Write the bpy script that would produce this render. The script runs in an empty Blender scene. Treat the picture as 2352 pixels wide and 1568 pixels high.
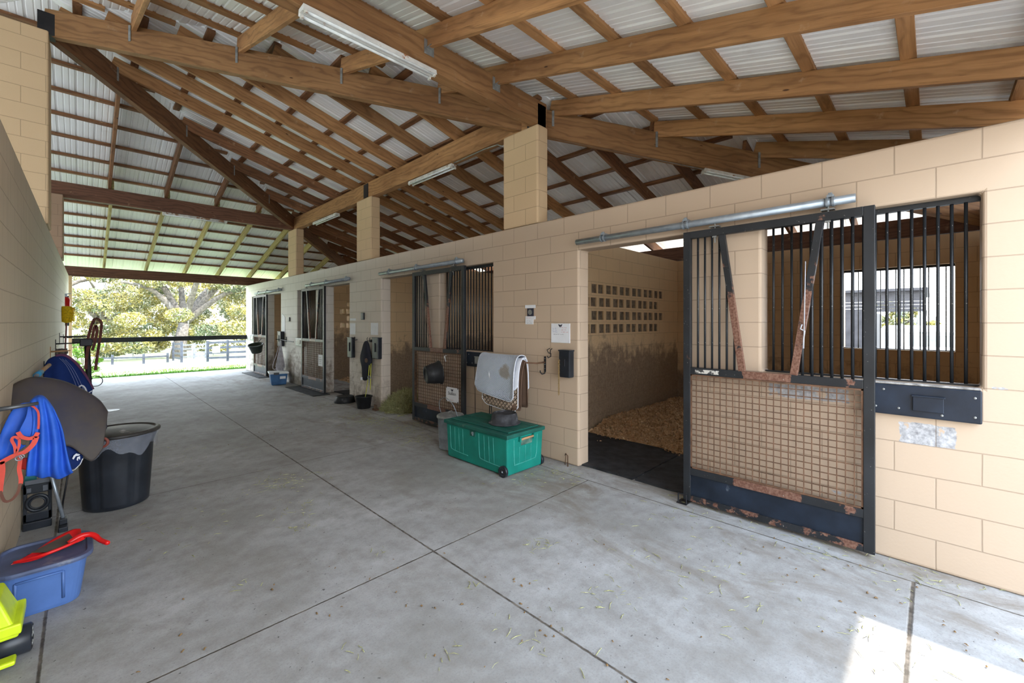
import bpy, bmesh, math, random
import numpy as np
from mathutils import Vector, Matrix, noise as mnoise
random.seed(7); rng = np.random.default_rng(7)
SC = bpy.context.scene
COL = SC.collection

# ------------------------------------------------------------------ camera
F_PX, YAW, HY, CAM_H = 979.0, math.radians(45.34), 738.4, 1.633
cd = bpy.data.cameras.new('camera'); cam = bpy.data.objects.new('camera', cd); COL.objects.link(cam)
cam.location = (0, 0, CAM_H); cam.rotation_euler = (math.pi/2, 0, -YAW)
cd.sensor_width = 36; cd.lens = 36*F_PX/2352; cd.shift_y = -(784-HY)/2352
cd.clip_start = .02; cd.clip_end = 600
SC.camera = cam
_c, _s = math.cos(YAW), math.sin(YAW)
def at(u, v, X=None, Y=None, Z=None, d=None):
    "a sight line of the photograph met with a plane (or at a depth) -> a world point"
    a = (u-1176)/F_PX; b = (HY-v)/F_PX
    dx, dy = _s+a*_c, _c-a*_s
    t = X/dx if X is not None else Y/dy if Y is not None else (Z-CAM_H)/b if Z is not None else d
    return Vector((t*dx, t*dy, CAM_H+t*b))

# ------------------------------------------------------------------ light
w = bpy.data.worlds.new('world'); SC.world = w; w.use_nodes = True
nt = w.node_tree; nt.nodes.clear()
SUNV = Vector((.315, -.405, 1.0)).normalized()
SKY_STR, SUN_STR = 3.3, 4.6
n_out = nt.nodes.new('ShaderNodeOutputWorld'); bg = nt.nodes.new('ShaderNodeBackground')
tc = nt.nodes.new('ShaderNodeTexCoord'); sep = nt.nodes.new('ShaderNodeSeparateXYZ')
nt.links.new(tc.outputs['Generated'], sep.inputs[0])
dotn = nt.nodes.new('ShaderNodeVectorMath'); dotn.operation = 'DOT_PRODUCT'; dotn.inputs[1].default_value = SUNV
nt.links.new(tc.outputs['Generated'], dotn.inputs[0])
glow = nt.nodes.new('ShaderNodeMapRange'); glow.inputs[1].default_value = -.35; glow.inputs[2].default_value = 1
glow.inputs[3].default_value = 1.2; glow.inputs[4].default_value = 1.3; nt.links.new(dotn.outputs['Value'], glow.inputs[0])
ramp = nt.nodes.new('ShaderNodeValToRGB'); nt.links.new(sep.outputs[2], ramp.inputs[0])
ramp.color_ramp.elements[0].position = 0; ramp.color_ramp.elements[0].color = (.93, .97, 1, 1)
ramp.color_ramp.elements[1].position = .8; ramp.color_ramp.elements[1].color = (.62, .78, 1, 1)
mulc = nt.nodes.new('ShaderNodeMath'); mulc.operation = 'MULTIPLY'; mulc.inputs[1].default_value = SKY_STR
nt.links.new(glow.outputs[0], mulc.inputs[0]); nt.links.new(mulc.outputs[0], bg.inputs['Strength'])
nt.links.new(ramp.outputs[0], bg.inputs['Color']); nt.links.new(bg.outputs[0], n_out.inputs[0])
sl = bpy.data.lights.new('sun', 'SUN'); sl.energy = SUN_STR; sl.angle = math.radians(.8); sl.color = (1, .95, .87)
so = bpy.data.objects.new('sun', sl); COL.objects.link(so); so.rotation_euler = SUNV.to_track_quat('Z', 'Y').to_euler(); so.location = (5, -5, 12)
SC.view_settings.view_transform = 'Standard'; SC.view_settings.look = 'None'
SC.view_settings.exposure = 1.27; SC.view_settings.gamma = 1; SC.view_settings.use_curve_mapping = False
SC.cycles.use_denoising = True; SC.cycles.max_bounces = 12; SC.cycles.diffuse_bounces = 8; SC.cycles.glossy_bounces = 3
SC.cycles.sample_clamp_indirect = 8; SC.cycles.caustics_reflective = False; SC.cycles.caustics_refractive = False

# ------------------------------------------------------------------ materials
class N:
    "tiny node-graph helper"
    def __init__(s, name, rough=.7, metal=0.0, spec=.3):
        s.m = bpy.data.materials.new(name); s.m.use_nodes = True; s.t = s.m.node_tree; s.b = s.t.nodes['Principled BSDF']
        s.b.inputs['Roughness'].default_value = rough; s.b.inputs['Metallic'].default_value = metal
        s.b.inputs['Specular IOR Level'].default_value = spec
    def n(s, k, **kw):
        x = s.t.nodes.new('ShaderNode'+k)
        for a, v in kw.items(): setattr(x, a, v)
        return x
    def l(s, a, b): s.t.links.new(a, b)
    def set(s, sock, v):
        if hasattr(v, 'is_linked') or hasattr(v, 'links'): s.l(v, sock)
        else: sock.default_value = v
    def math(s, op, a, b=0.0, clamp=False):
        x = s.n('Math', operation=op); x.use_clamp = clamp; s.set(x.inputs[0], a); s.set(x.inputs[1], b); return x.outputs[0]
    def mr(s, v, a, b, c=0.0, d=1.0):
        x = s.n('MapRange'); s.set(x.inputs[0], v)
        for i, q in enumerate((a, b, c, d)): s.set(x.inputs[i+1], q)
        return x.outputs[0]
    def mix(s, f, a, b, mode='MIX'):
        x = s.n('Mix', data_type='RGBA', blend_type=mode); s.set(x.inputs[0], f)
        s.set(x.inputs[6], a if not isinstance(a, tuple) else (*a, 1)); s.set(x.inputs[7], b if not isinstance(b, tuple) else (*b, 1)); return x.outputs[2]
    def noise(s, vec, scale=5, detail=4, rough=.55, dist=0):
        x = s.n('TexNoise'); s.set(x.inputs['Vector'], vec); x.inputs['Scale'].default_value = scale
        x.inputs['Detail'].default_value = detail; x.inputs['Roughness'].default_value = rough; x.inputs['Distortion'].default_value = dist; return x.outputs[0]
    def obj(s): return s.n('TexCoord').outputs['Object']
    def pos(s): return s.n('NewGeometry').outputs['Position']
    def xyz(s, v):
        x = s.n('SeparateXYZ'); s.l(v, x.inputs[0]); return x.outputs
    def comb(s, a, b, c=0.0):
        x = s.n('CombineXYZ'); s.set(x.inputs[0], a); s.set(x.inputs[1], b); s.set(x.inputs[2], c); return x.outputs[0]
    def scale(s, v, k):
        x = s.n('Mapping'); s.l(v, x.inputs[0]); x.inputs['Scale'].default_value = k; return x.outputs[0]
    def bump(s, h, strength=.3, dist=.01):
        x = s.n('Bump'); x.inputs['Strength'].default_value = strength; x.inputs['Distance'].default_value = dist
        s.l(h, x.inputs['Height'])
        if s.b.inputs['Normal'].is_linked: s.l(s.b.inputs['Normal'].links[0].from_socket, x.inputs['Normal'])
        s.l(x.outputs[0], s.b.inputs['Normal'])
    def col(s, c): s.set(s.b.inputs['Base Color'], c if not isinstance(c, tuple) else (*c, 1)); return s

def M(name, col, rough=.6, metal=0.0, var=.12, scale=9, bump=0.0, wear=None, wear_at=.6, spec=.35):
    g = N(name, rough, metal, spec); v = g.obj(); f = g.noise(v, scale)
    c2 = tuple(max(0, x*(1-2*var)) for x in col); c1 = tuple(min(1, x*(1+var)) for x in col)
    c = g.mix(g.mr(f, .3, .7), c2, c1)
    if wear: c = g.mix(g.mr(g.noise(v, scale*.55, 6, .65), wear_at, wear_at+.05), c, wear)
    g.col(c)
    if bump: g.bump(g.noise(v, scale*8, 3), .5, bump)
    return g.m

def block_paint(name, base, grime=0.0, light=None, dirt_y=None, dirt_top=1.6, patches=False, streak=False, base2=None, inner=False):
    g = N(name, .62, 0, .25); p = g.pos(); x, y, z = g.xyz(p)
    nx = g.xyz(g.n('NewGeometry').outputs['True Normal'])[0]
    onx = g.math('GREATER_THAN', g.math('ABSOLUTE', nx), .5)
    yy = g.math('ADD', y, -4.8649+.2032); xx = g.math('ADD', x, .1)
    u = g.math('ADD', g.math('MULTIPLY', yy, onx), g.math('MULTIPLY', xx, g.math('SUBTRACT', 1.0, onx)))
    wob = g.math('MULTIPLY', g.math('SUBTRACT', g.noise(p, 3.5, 2), .5), .006)
    vec = g.comb(g.math('ADD', u, wob), g.math('ADD', z, wob))
    br = g.n('TexBrick'); g.l(vec, br.inputs['Vector']); br.offset = .5; br.squash = 1
    for k, q in (('Scale', 1), ('Mortar Size', .0042), ('Mortar Smooth', .35), ('Brick Width', .4064), ('Row Height', .2032), ('Bias', 0)): br.inputs[k].default_value = q
    br.inputs['Color1'].default_value = (.47, .47, .47, 1); br.inputs['Color2'].default_value = (.55, .55, .55, 1)
    mort = br.outputs['Fac']; cell = g.xyz(br.outputs['Color'])[0]
    c = g.mix(g.mr(g.noise(p, 1.1, 3), .3, .7), tuple(q*.93 for q in base), base)
    c = g.mix(g.mr(cell, .47, .55, 0, .35), c, tuple(q*.9 for q in base))
    if base2: c = g.mix(g.mr(y, 4.0, 10.5, 0, .95), c, base2)  # paler down the aisle: light of the far end mixed into the paint
    if streak:
        st = g.noise(g.scale(p, (1, 9, .35)), 3, 4); c = g.mix(g.mr(st, .5, .75, 0, .45), c, tuple(q*.72 for q in base))
    fine = g.noise(p, 30, 4, .7)
    d = g.noise(p, 5.5, 8, .68, .4); big = g.noise(p, 1.3, 3)
    brown = (.125, .085, .062)
    if grime:
        hgt = g.mr(z, dirt_top+.35, dirt_top-1.0, 0, 1)
        thr = g.math('SUBTRACT', .74, g.math('MULTIPLY', hgt, g.math('MULTIPLY', grime, .62)))
        q = g.math('ADD', g.math('MULTIPLY', d, .6), g.math('MULTIPLY', big, .4))
        q = g.math('ADD', q, g.math('MULTIPLY', g.math('SUBTRACT', g.noise(g.scale(p, (5, 5, .7)), 3, 5, .7), .5), .30))
        mask = g.mr(q, thr, g.math('ADD', thr, .16), 0, .82)
        if dirt_y: mask = g.math('MULTIPLY', mask, g.mr(y, dirt_y[0], dirt_y[1], 0.0, 1.0))
        drip = g.noise(g.scale(p, (7, 7, .9)), 5, 5, .7)
        c = g.mix(mask, c, g.mix(g.mr(fine, .35, .7), brown, (.27, .20, .15)))
        c = g.mix(g.math('MULTIPLY', g.mr(drip, .56, .66, 0, .6), g.math('MULTIPLY', mask, .8)), c, tuple(q*.62 for q in base))
    scr = g.mr(g.noise(g.scale(p, (3, 3, 1)), 26, 6, .75), .67, .74, 0, .55)
    lo = g.mr(z, 1.7, .2, .08, .6)
    if dirt_y: lo = g.math('MULTIPLY', lo, g.mr(y, 4.5, 8.5, .25, 1.6))
    c = g.mix(g.math('MULTIPLY', scr, lo), c, (.17, .14, .12))
    if patches:
        pn = g.noise(p, 11, 5, .6)
        for (y0, y1, z0, z1, t) in patches:
            m = g.math('MULTIPLY', g.math('MULTIPLY', g.mr(y, y0, y0+.08), g.mr(y, y1, y1-.08)), g.math('MULTIPLY', g.mr(z, z0, z0+.04), g.mr(z, z1, z1-.04)))
            m = g.mr(g.math('ADD', m, g.math('MULTIPLY', pn, .9)), t, t+.04)
            m = g.math('MULTIPLY', m, g.math('LESS_THAN', x, 3.935))
            c = g.mix(m, c, g.mix(g.mr(fine, .3, .7), (.22, .22, .23), (.60, .60, .62)))
    c = g.mix(g.math('MULTIPLY', mort, .42), c, (.17, .12, .08))
    g.col(c)
    g.bump(g.math('ADD', g.math('MULTIPLY', mort, -1.0), g.math('MULTIPLY', g.noise(p, 55, 3), .22)), .55, .006)
    return g.m

PEACH = (.575, .445, .33)
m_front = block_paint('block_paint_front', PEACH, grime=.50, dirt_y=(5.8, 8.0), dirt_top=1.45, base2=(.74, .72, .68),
    patches=[(-.17, .24, .78, .99, 1.30), (.36, 1.02, 1.0, 1.17, 1.32), (-.4, .5, 1.195, 1.26, 1.2), (.3, .7, .3, .42, 1.5)])
m_pier = block_paint('block_paint_pillar', (.64, .46, .28), grime=0)
m_left = block_paint('block_paint_left', (.58, .47, .34), streak=True, grime=.05, base2=(.66, .63, .56))
m_stall = block_paint('block_paint_stall', (.74, .55, .33), grime=1.05, dirt_top=1.5)
m_stall_clean = block_paint('block_paint_back', (.60, .42, .25), grime=.8, dirt_top=1.2)

def wood_mat(name, a, b, dark=(.16, .075, .03), rough=.65):
    g = N(name, rough, 0, .3); v = g.obj()
    info = g.n('ObjectInfo').outputs['Random']
    off = g.n('VectorMath', operation='ADD'); g.l(v, off.inputs[0]); g.l(g.comb(g.math('MULTIPLY', info, 37.0), g.math('MULTIPLY', info, 11.0), g.math('MULTIPLY', info, 5.0)), off.inputs[1]); v2 = off.outputs[0]
    warp = g.noise(g.scale(v2, (.8, 3, 3)), 1.6, 3)
    x, y, z = g.xyz(v2)
    ring = g.math('ADD', g.math('MULTIPLY', z, 26.0), g.math('ADD', g.math('MULTIPLY', y, 9.0), g.math('MULTIPLY', warp, 9.0)))
    wave = g.math('ADD', g.math('MULTIPLY', g.math('SINE', g.math('MULTIPLY', ring, 3.2)), .5), .5)
    fib = g.noise(g.scale(v2, (1.5, 60, 60)), 2.5, 4, .6)
    c = g.mix(g.mr(g.noise(g.scale(v2, (1, 2, 2)), 1.1, 3), .3, .7), a, b)
    c = g.mix(g.math('MULTIPLY', g.math('POWER', wave, 3.0), .50), c, dark)
    c = g.mix(g.mr(g.noise(g.scale(v2, (.6, 9, 9)), 1.5, 3), .52, .75, 0, .5), c, tuple(min(1, q*1.35) for q in a))
    c = g.mix(g.mr(fib, .5, .8, 0, .45), c, dark)
    vo = g.n('TexVoronoi'); g.l(g.scale(v2, (1.0, 1.9, 3.2)), vo.inputs['Vector']); vo.inputs['Scale'].default_value = 1.9
    c = g.mix(g.mr(vo.outputs['Distance'], .062, .035, 0, .92), c, (.055, .02, .01))
    c = g.mix(g.mr(g.noise(v, 7, 6, .7), .62, .72, 0, .5), c, (.50, .33, .2))
    va = g.mr(g.math('FRACT', g.math('MULTIPLY', info, 7.3)), 0, 1, .72, 1.12); vm = g.n('VectorMath', operation='SCALE'); g.l(c, vm.inputs[0]); g.l(va, vm.inputs['Scale']); c = vm.outputs[0]
    c = g.mix(g.mr(g.noise(g.scale(v2, (1.2, 20, 20)), 3, 5, .7), .6, .72, 0, .55), c, tuple(q*.6 for q in dark))
    g.col(c); g.bump(fib, .35, .005)
    return g.m
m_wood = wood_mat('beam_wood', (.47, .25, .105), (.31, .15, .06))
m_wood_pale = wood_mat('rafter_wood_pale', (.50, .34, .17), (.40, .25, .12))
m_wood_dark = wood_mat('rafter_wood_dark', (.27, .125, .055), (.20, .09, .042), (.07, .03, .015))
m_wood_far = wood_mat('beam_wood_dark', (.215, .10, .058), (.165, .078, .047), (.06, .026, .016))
m_wood_grasslit = wood_mat('rafter_wood_grasslit', (.50, .43, .17), (.42, .33, .13), (.25, .16, .06))  # yellow-green light off the grass put into the wood colour

def sheet_mat():
    g = N('roof_sheet', .5, 0, .5); v = g.pos()
    c = g.mix(g.mr(g.noise(v, .9, 3), .35, .65), (.80, .80, .80), (.88, .88, .87))
    st = g.noise(g.obj(), 3, 5, .7)
    c = g.mix(g.mr(st, .6, .75, 0, .3), c, (.42, .36, .30))
    g.col(c); return g.m
m_sheet = sheet_mat()

def concrete():
    g = N('concrete_floor', .72, 0, .3); p = g.pos(); x, y, z = g.xyz(p)
    a = g.noise(p, .9, 5, .6); b = g.noise(p, 7, 6, .7); f = g.noise(p, 90, 3, .7)
    c = g.mix(g.mr(a, .35, .65), (.31, .305, .295), (.48, .485, .49))
    c = g.mix(g.mr(b, .4, .7, 0, .6), c, (.22, .205, .185))
    c = g.mix(g.mr(f, .5, .8, 0, .5), c, (.17, .165, .16))
    st = g.noise(g.scale(p, (1, .45, 1)), 2.1, 6, .7, .8)
    dust = g.math('MULTIPLY', g.mr(st, .5, .66, 0, .75), g.mr(x, 1.9, 3.6, .25, 1))
    c = g.mix(dust, c, (.20, .165, .125))
    drt = g.math('MULTIPLY', g.mr(g.noise(p, 3.2, 5, .65), .52, .62, 0, .75), g.mr(x, 3.9, 4.1))
    c = g.mix(drt, c, (.10, .075, .05))
    spk = g.mr(g.noise(p, 38, 2, .5), .71, .74, 0, .8); c = g.mix(spk, c, (.075, .07, .065))
    # saw-cut joints
    ms = None
    def line(coord, at_, lo=None, hi=None, oc=None, wd=.006):
        nonlocal ms
        jit = g.math('MULTIPLY', g.math('SUBTRACT', g.noise(p, 30, 2), .5), .008)
        d = g.math('ABSOLUTE', g.math('SUBTRACT', g.math('ADD', coord, jit), at_)); m = g.mr(d, wd*1.5, wd*.6)
        if lo is not None: m = g.math('MULTIPLY', m, g.math('MULTIPLY', g.math('GREATER_THAN', oc, lo), g.math('LESS_THAN', oc, hi)))
        ms = m if ms is None else g.math('MAXIMUM', ms, m)
    line(x, 1.765); line(x, -.138, None); line(x, 3.675, None, None, None, .005)
    line(y, 2.53, -1, 3.675, x, .0045); line(y, 5.24, -1, 3.675, x, .004); line(y, .09, 1.765, 3.675, x, .009); line(y, 9.6, -1, 3.675, x, .004); line(y, 13.3, -1, 3.675, x, .004)
    halo = g.mr(g.noise(p, 12, 3), .4, .7)
    c = g.mix(ms, c, g.mix(halo, (.07, .06, .05), (.22, .19, .16)))
    g.col(c); g.bump(g.math('ADD', g.math('MULTIPLY', ms, -2.5), g.math('MULTIPLY', f, .5)), .45, .004)
    return g.m
m_floor = concrete()

def metal_black(name='black_steel', rust=.66, low=None, mid=None, add=0.0):
    g = N(name, .42, 0, .45); v = g.obj()
    c = g.mix(g.mr(g.noise(v, 3, 3), .3, .7), (.010, .0115, .0135), (.022, .025, .030))
    x, y, z = g.xyz(v); r = g.math('ADD', g.noise(v, 6.5, 7, .68), add)
    if low: r = g.math('ADD', r, g.mr(z, low[0], low[1], 0, .26))
    if mid: r = g.math('ADD', r, g.mr(g.math('ABSOLUTE', g.math('ADD', y, mid[1])), mid[0]+.03, mid[0], 0, .26))
    c = g.mix(g.mr(r, rust, rust+.03), c, g.mix(g.mr(g.noise(v, 60, 3), .4, .6), (.13, .055, .036), (.22, .12, .085)))
    c = g.mix(g.mr(g.noise(v, 70, 2), .72, .74, 0, .7), c, (.35, .33, .3))
    g.col(c); return g.m
m_brace = metal_black('rusty_brace_steel', .60, low=(.85, .35)); m_midrail = metal_black('rusty_rail_steel', .60, mid=(.155, .0)); m_lowrail = metal_black('rusty_bottom_steel', .60, add=.03, mid=(.22, .0)); m_botrail = metal_black('worn_bottom_steel', .60, add=.10)
m_steel = metal_black(); m_bar = metal_black('black_bar_steel', .70)
m_rustwire = M('rusty_wire', (.16, .085, .05), .7, .1, .25, 14)
m_panel = M('blue_black_panel', (.014, .022, .038), .38, 0, .25, 5, wear=(.09, .11, .14), wear_at=.66)
m_galv = M('galvanised_steel', (.34, .39, .44), .38, .55, .10, 14)
m_galvd = M('weathered_galvanised', (.36, .37, .36), .5, .5, .25, 10)
m_black = M('black_rubber', (.018, .019, .022), .55, 0, .3, 10, wear=(.10, .10, .10), wear_at=.70)
m_blackp = M('black_plastic', (.022, .026, .034), .34, 0, .2, 6, wear=(.08, .09, .11), wear_at=.68)
m_green = M('green_plastic', (.008, .235, .185), .42, 0, .12, 4, wear=(.12, .30, .26), wear_at=.66)
m_greend = M('green_plastic_lid', (.012, .115, .09), .55, 0, .18, 6, wear=(.10, .17, .14), wear_at=.62)
m_greendust = M('dusty_green_plastic', (.06, .36, .31), .5, 0, .15, 20)
m_dowel = M('wooden_dowel', (.55, .33, .17), .6)
m_white = M('white_plastic', (.78, .80, .82), .4)
m_paper = M('white_paper', (.80, .82, .86), .6, 0, .03)
m_ink = M('dark_ink', (.03, .03, .05), .6); m_inkr = M('red_ink', (.6, .05, .05), .6); m_inkb = M('blue_ink', (.08, .15, .45), .6)
m_tote = M('blue_plastic', (.085, .17, .42), .42, 0, .1, 5); m_totelid = M('dusty_blue_lid', (.10, .13, .235), .55, 0, .2, 5, wear=(.2, .22, .28), wear_at=.6)
m_red = M('red_plastic', (.70, .012, .012), .3, 0, .1, 6)
m_orange = M('coral_webbing', (.72, .085, .055), .6)
m_lime = M('lime_plastic', (.62, .78, .02), .4, 0, .1, 7, wear=(.35, .42, .05), wear_at=.68)
m_yel = M('yellow_bristle', (.85, .58, .01), .7, 0, .2, 40)
m_glass = M('clear_panel', (.12, .10, .08), .15)
m_tube = M('fluorescent_tube', (.85, .88, .88), .3); m_fix = M('fixture_enamel', (.80, .80, .76), .45, 0, .08, 10, wear=(.45, .2, .1), wear_at=.64)
m_fixd = M('fixture_enamel_dirty', (.72, .70, .64), .5, 0, .2, 12, wear=(.30, .17, .10), wear_at=.55)
m_chain = M('brass_chain', (.40, .26, .10), .45, .6)
m_yrope = M('yellow_lead_rope', (.60, .60, .10), .8)
m_jack = M('black_fastening', (.03, .03, .035), .5, .5)
m_mat = M('rubber_mat', (.030, .032, .036), .75, 0, .35, 8, bump=.002, wear=(.09, .08, .07), wear_at=.68)
m_bark = M('oak_bark', (.16, .14, .12), .9, 0, .3, 6, bump=.02)
m_fence = M('weathered_fence', (.055, .06, .08), .7, 0, .25, 4); m_fencew = M('pale_fence', (.16, .17, .20), .7, 0, .2, 4)
m_darkrail = M('black_rail_wood', (.022, .024, .024), .6, 0, .25, 6, wear=(.10, .07, .05), wear_at=.72)

def cloth(name, a, b=None, quilt=None, weave=300, rough=.85, stain=None):
    g = N(name, rough, 0, .2); v = g.obj(); n = g.noise(v, 3.5, 5, .6)
    b = b or tuple(q*.72 for q in a); c = g.mix(g.mr(n, .35, .65), a, b)
    if stain: 
        dist = g.n('VectorMath', operation='DISTANCE'); g.l(g.pos(), dist.inputs[0]); dist.inputs[1].default_value = stain[0]
        m = g.mr(g.math('ADD', dist.outputs['Value'], g.math('MULTIPLY', g.math('SUBTRACT', g.noise(v, 14, 4), .5), .12)), stain[1], stain[1]-.04, 0, .85)
        c = g.mix(m, c, stain[2])
        c = g.mix(g.mr(g.noise(v, 2.2, 4), .58, .72, 0, .5), c, stain[2])
    if quilt:
        x, y, z = g.xyz(g.pos()); k = math.pi/quilt
        s1 = g.math('ABSOLUTE', g.math('SINE', g.math('MULTIPLY', g.math('ADD', y, z), k))); s2 = g.math('ABSOLUTE', g.math('SINE', g.math('MULTIPLY', g.math('SUBTRACT', y, z), k)))
        q = g.math('MINIMUM', s1, s2); g.bump(g.mr(q, 0, .6), 1.0, quilt*.6)
        c = g.mix(g.mr(q, .16, .02, 0, .35), c, tuple(t*.55 for t in a))
    g.col(c); g.bump(g.noise(v, weave, 2), .25, .001); return g.m
m_pad = cloth('white_quilt', (.70, .76, .88), (.62, .68, .80), quilt=.027, stain=((3.545, 3.62, 1.03), .10, (.40, .34, .28)))
m_padt = cloth('tan_quilt', (.50, .38, .29), quilt=.06)
m_padp = cloth('white_binding', (.80, .84, .92)); m_brown = cloth('brown_fleece', (.16, .10, .07))
m_royal = cloth('royal_blue_nylon', (.035, .145, .68), (.02, .085, .46), rough=.5)
m_dgray = cloth('charcoal_nylon', (.046, .043, .062), (.075, .062, .052), rough=.55)
m_navy = cloth('navy_fleece', (.012, .035, .17), (.008, .022, .11)); m_purple = cloth('purple_binding', (.16, .06, .13))
m_mask = cloth('black_mesh_cloth', (.028, .03, .042)); m_net = cloth('white_net', (.62, .60, .66), weave=60)
m_stonep = M('grey_cloth', (.18, .16, .15), .8)

# ------------------------------------------------------------------ builders
class MB:
    def __init__(s): s.v = []; s.f = []
    def add(s, vs, fs):
        o = len(s.v); s.v += [tuple(v) for v in vs]; s.f += [tuple(i+o for i in f) for f in fs]; return s
    def box(s, x0, x1, y0, y1, z0, z1):
        return s.add([(x0,y0,z0),(x1,y0,z0),(x1,y1,z0),(x0,y1,z0),(x0,y0,z1),(x1,y0,z1),(x1,y1,z1),(x0,y1,z1)],
                     [(0,3,2,1),(4,5,6,7),(0,1,5,4),(1,2,6,5),(2,3,7,6),(3,0,4,7)])
    def obox(s, c, ax, ay, az, lx, ly, lz):
        c = Vector(c); ax, ay, az = [Vector(a).normalized() for a in (ax, ay, az)]
        vs = [c+ax*lx*i/2+ay*ly*j/2+az*lz*k/2 for k in (-1,1) for (i,j) in ((-1,-1),(1,-1),(1,1),(-1,1))]
        return s.add(vs, [(0,3,2,1),(4,5,6,7),(0,1,5,4),(1,2,6,5),(2,3,7,6),(3,0,4,7)])
    def bar(s, a, b, w, d, up=(0,0,1)):
        a, b = Vector(a), Vector(b); ax = (b-a).normalized(); up = Vector(up)
        if abs(ax.dot(up)) > .98: up = Vector((1,0,0))
        ay = up.cross(ax).normalized(); az = ax.cross(ay); return s.obox((a+b)/2, ax, ay, az, (b-a).length, w, d)
    def tube(s, pts, r, n=10, caps=True, closed=False):
        pts = [Vector(p) for p in pts]; m = len(pts); rr = r if isinstance(r, (list, tuple)) else [r]*m
        rings = []; prev = None
        for i, p in enumerate(pts):
            if closed: t = (pts[(i+1) % m]-pts[i-1])
            else: t = pts[min(i+1, m-1)]-pts[max(i-1, 0)]
            t = t.normalized()
            if prev is None:
                u = Vector((0,0,1)) if abs(t.z) < .9 else Vector((1,0,0)); u = (u-t*u.dot(t)).normalized()
            else: u = (prev-t*prev.dot(t)).normalized()
            prev = u; w_ = t.cross(u)
            rings.append([p+(u*math.cos(2*math.pi*k/n)+w_*math.sin(2*math.pi*k/n))*rr[i] for k in range(n)])
        vs = [q for R in rings for q in R]; fs = []
        for i in range(m-1 if not closed else m):
            j = (i+1) % m
            for k in range(n): fs.append((i*n+k, i*n+(k+1)%n, j*n+(k+1)%n, j*n+k))
        if caps and not closed: fs += [tuple(range(n-1,-1,-1)), tuple((m-1)*n+k for k in range(n))]
        return s.add(vs, fs)
    def lathe(s, prof, c=(0,0,0), n=40, axis=(0,0,1), sx=1, sy=1):
        "prof: list of (r, z) along axis"
        az = Vector(axis).normalized(); ax = Vector((1,0,0)) if abs(az.x) < .9 else Vector((0,1,0)); ax = (ax-az*ax.dot(az)).normalized(); ay = az.cross(ax)
        c = Vector(c); vs = []; fs = []
        for r, z in prof:
            for k in range(n):
                t = 2*math.pi*k/n; vs.append(c+ax*r*math.cos(t)*sx+ay*r*math.sin(t)*sy+az*z)
        for i in range(len(prof)-1):
            for k in range(n): fs.append((i*n+k, i*n+(k+1)%n, (i+1)*n+(k+1)%n, (i+1)*n+k))
        if prof[0][0] > 1e-6: fs.append(tuple(range(n-1,-1,-1)))
        if prof[-1][0] > 1e-6: fs.append(tuple((len(prof)-1)*n+k for k in range(n)))
        return s.add(vs, fs)
    def ring_of(s, c, r, tr, axis=(0,0,1), n=28, m=8, sx=1, sy=1):
        az = Vector(axis).normalized(); ax = Vector((1,0,0)) if abs(az.x) < .9 else Vector((0,1,0)); ax = (ax-az*ax.dot(az)).normalized(); ay = az.cross(ax)
        return s.tube([Vector(c)+ax*math.cos(2*math.pi*k/n)*r*sx+ay*math.sin(2*math.pi*k/n)*r*sy for k in range(n)], tr, m, closed=True)
    def build(s, name, mat, parent=None, smooth=False, bevel=0, loc=None, weld=False, sub=0, solid=0, seg=2):
        # objects get their origin at their base centre so that they can be parented and read well
        me = bpy.data.meshes.new(name); V = np.array(s.v, dtype=float)
        o = bpy.data.objects.new(name, me)
        if loc is None:
            lo, hi = V.min(0), V.max(0); loc = Vector(((lo[0]+hi[0])/2, (lo[1]+hi[1])/2, lo[2]))
        loc = Vector(loc); me.from_pydata((V-np.array(loc)).tolist(), [], s.f); me.validate()
        if weld:
            bm = bmesh.new(); bm.from_mesh(me); bmesh.ops.remove_doubles(bm, verts=bm.verts, dist=1e-4); bmesh.ops.recalc_face_normals(bm, faces=bm.faces); bm.to_mesh(me); bm.free()
        COL.objects.link(o); mats = mat if isinstance(mat, (list, tuple)) else [mat]
        for q in mats: me.materials.append(q)
        if smooth:
            for p in me.polygons: p.use_smooth = True
        if parent is not None:
            o.parent = parent; o.location = loc-WORLD[parent.name]
        else: o.location = loc
        WORLD[o.name] = loc
        if solid: md = o.modifiers.new('solidify', 'SOLIDIFY'); md.thickness = solid; md.offset = 0
        if bevel: md = o.modifiers.new('bevel', 'BEVEL'); md.width = bevel; md.segments = seg; md.limit_method = 'ANGLE'; md.angle_limit = math.radians(40)
        if sub: md = o.modifiers.new('subdivision', 'SUBSURF'); md.levels = sub; md.render_levels = sub
        return o
WORLD = {}
def thing(name, label, cat, loc, group=None):
    o = bpy.data.objects.new(name, None); COL.objects.link(o); o.location = loc; o.empty_display_size = .1
    WORLD[o.name] = Vector(loc); return tag(o, label, cat, group)
def tag(o, label, cat, group=None, kind=None):
    o['label'] = label; o['category'] = cat
    if group: o['group'] = group
    if kind: o['kind'] = kind
    return o
def struct(o, label=None, cat=None):
    o['kind'] = 'structure'
    if label: o['label'] = label
    if cat: o['category'] = cat
    return o

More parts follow.
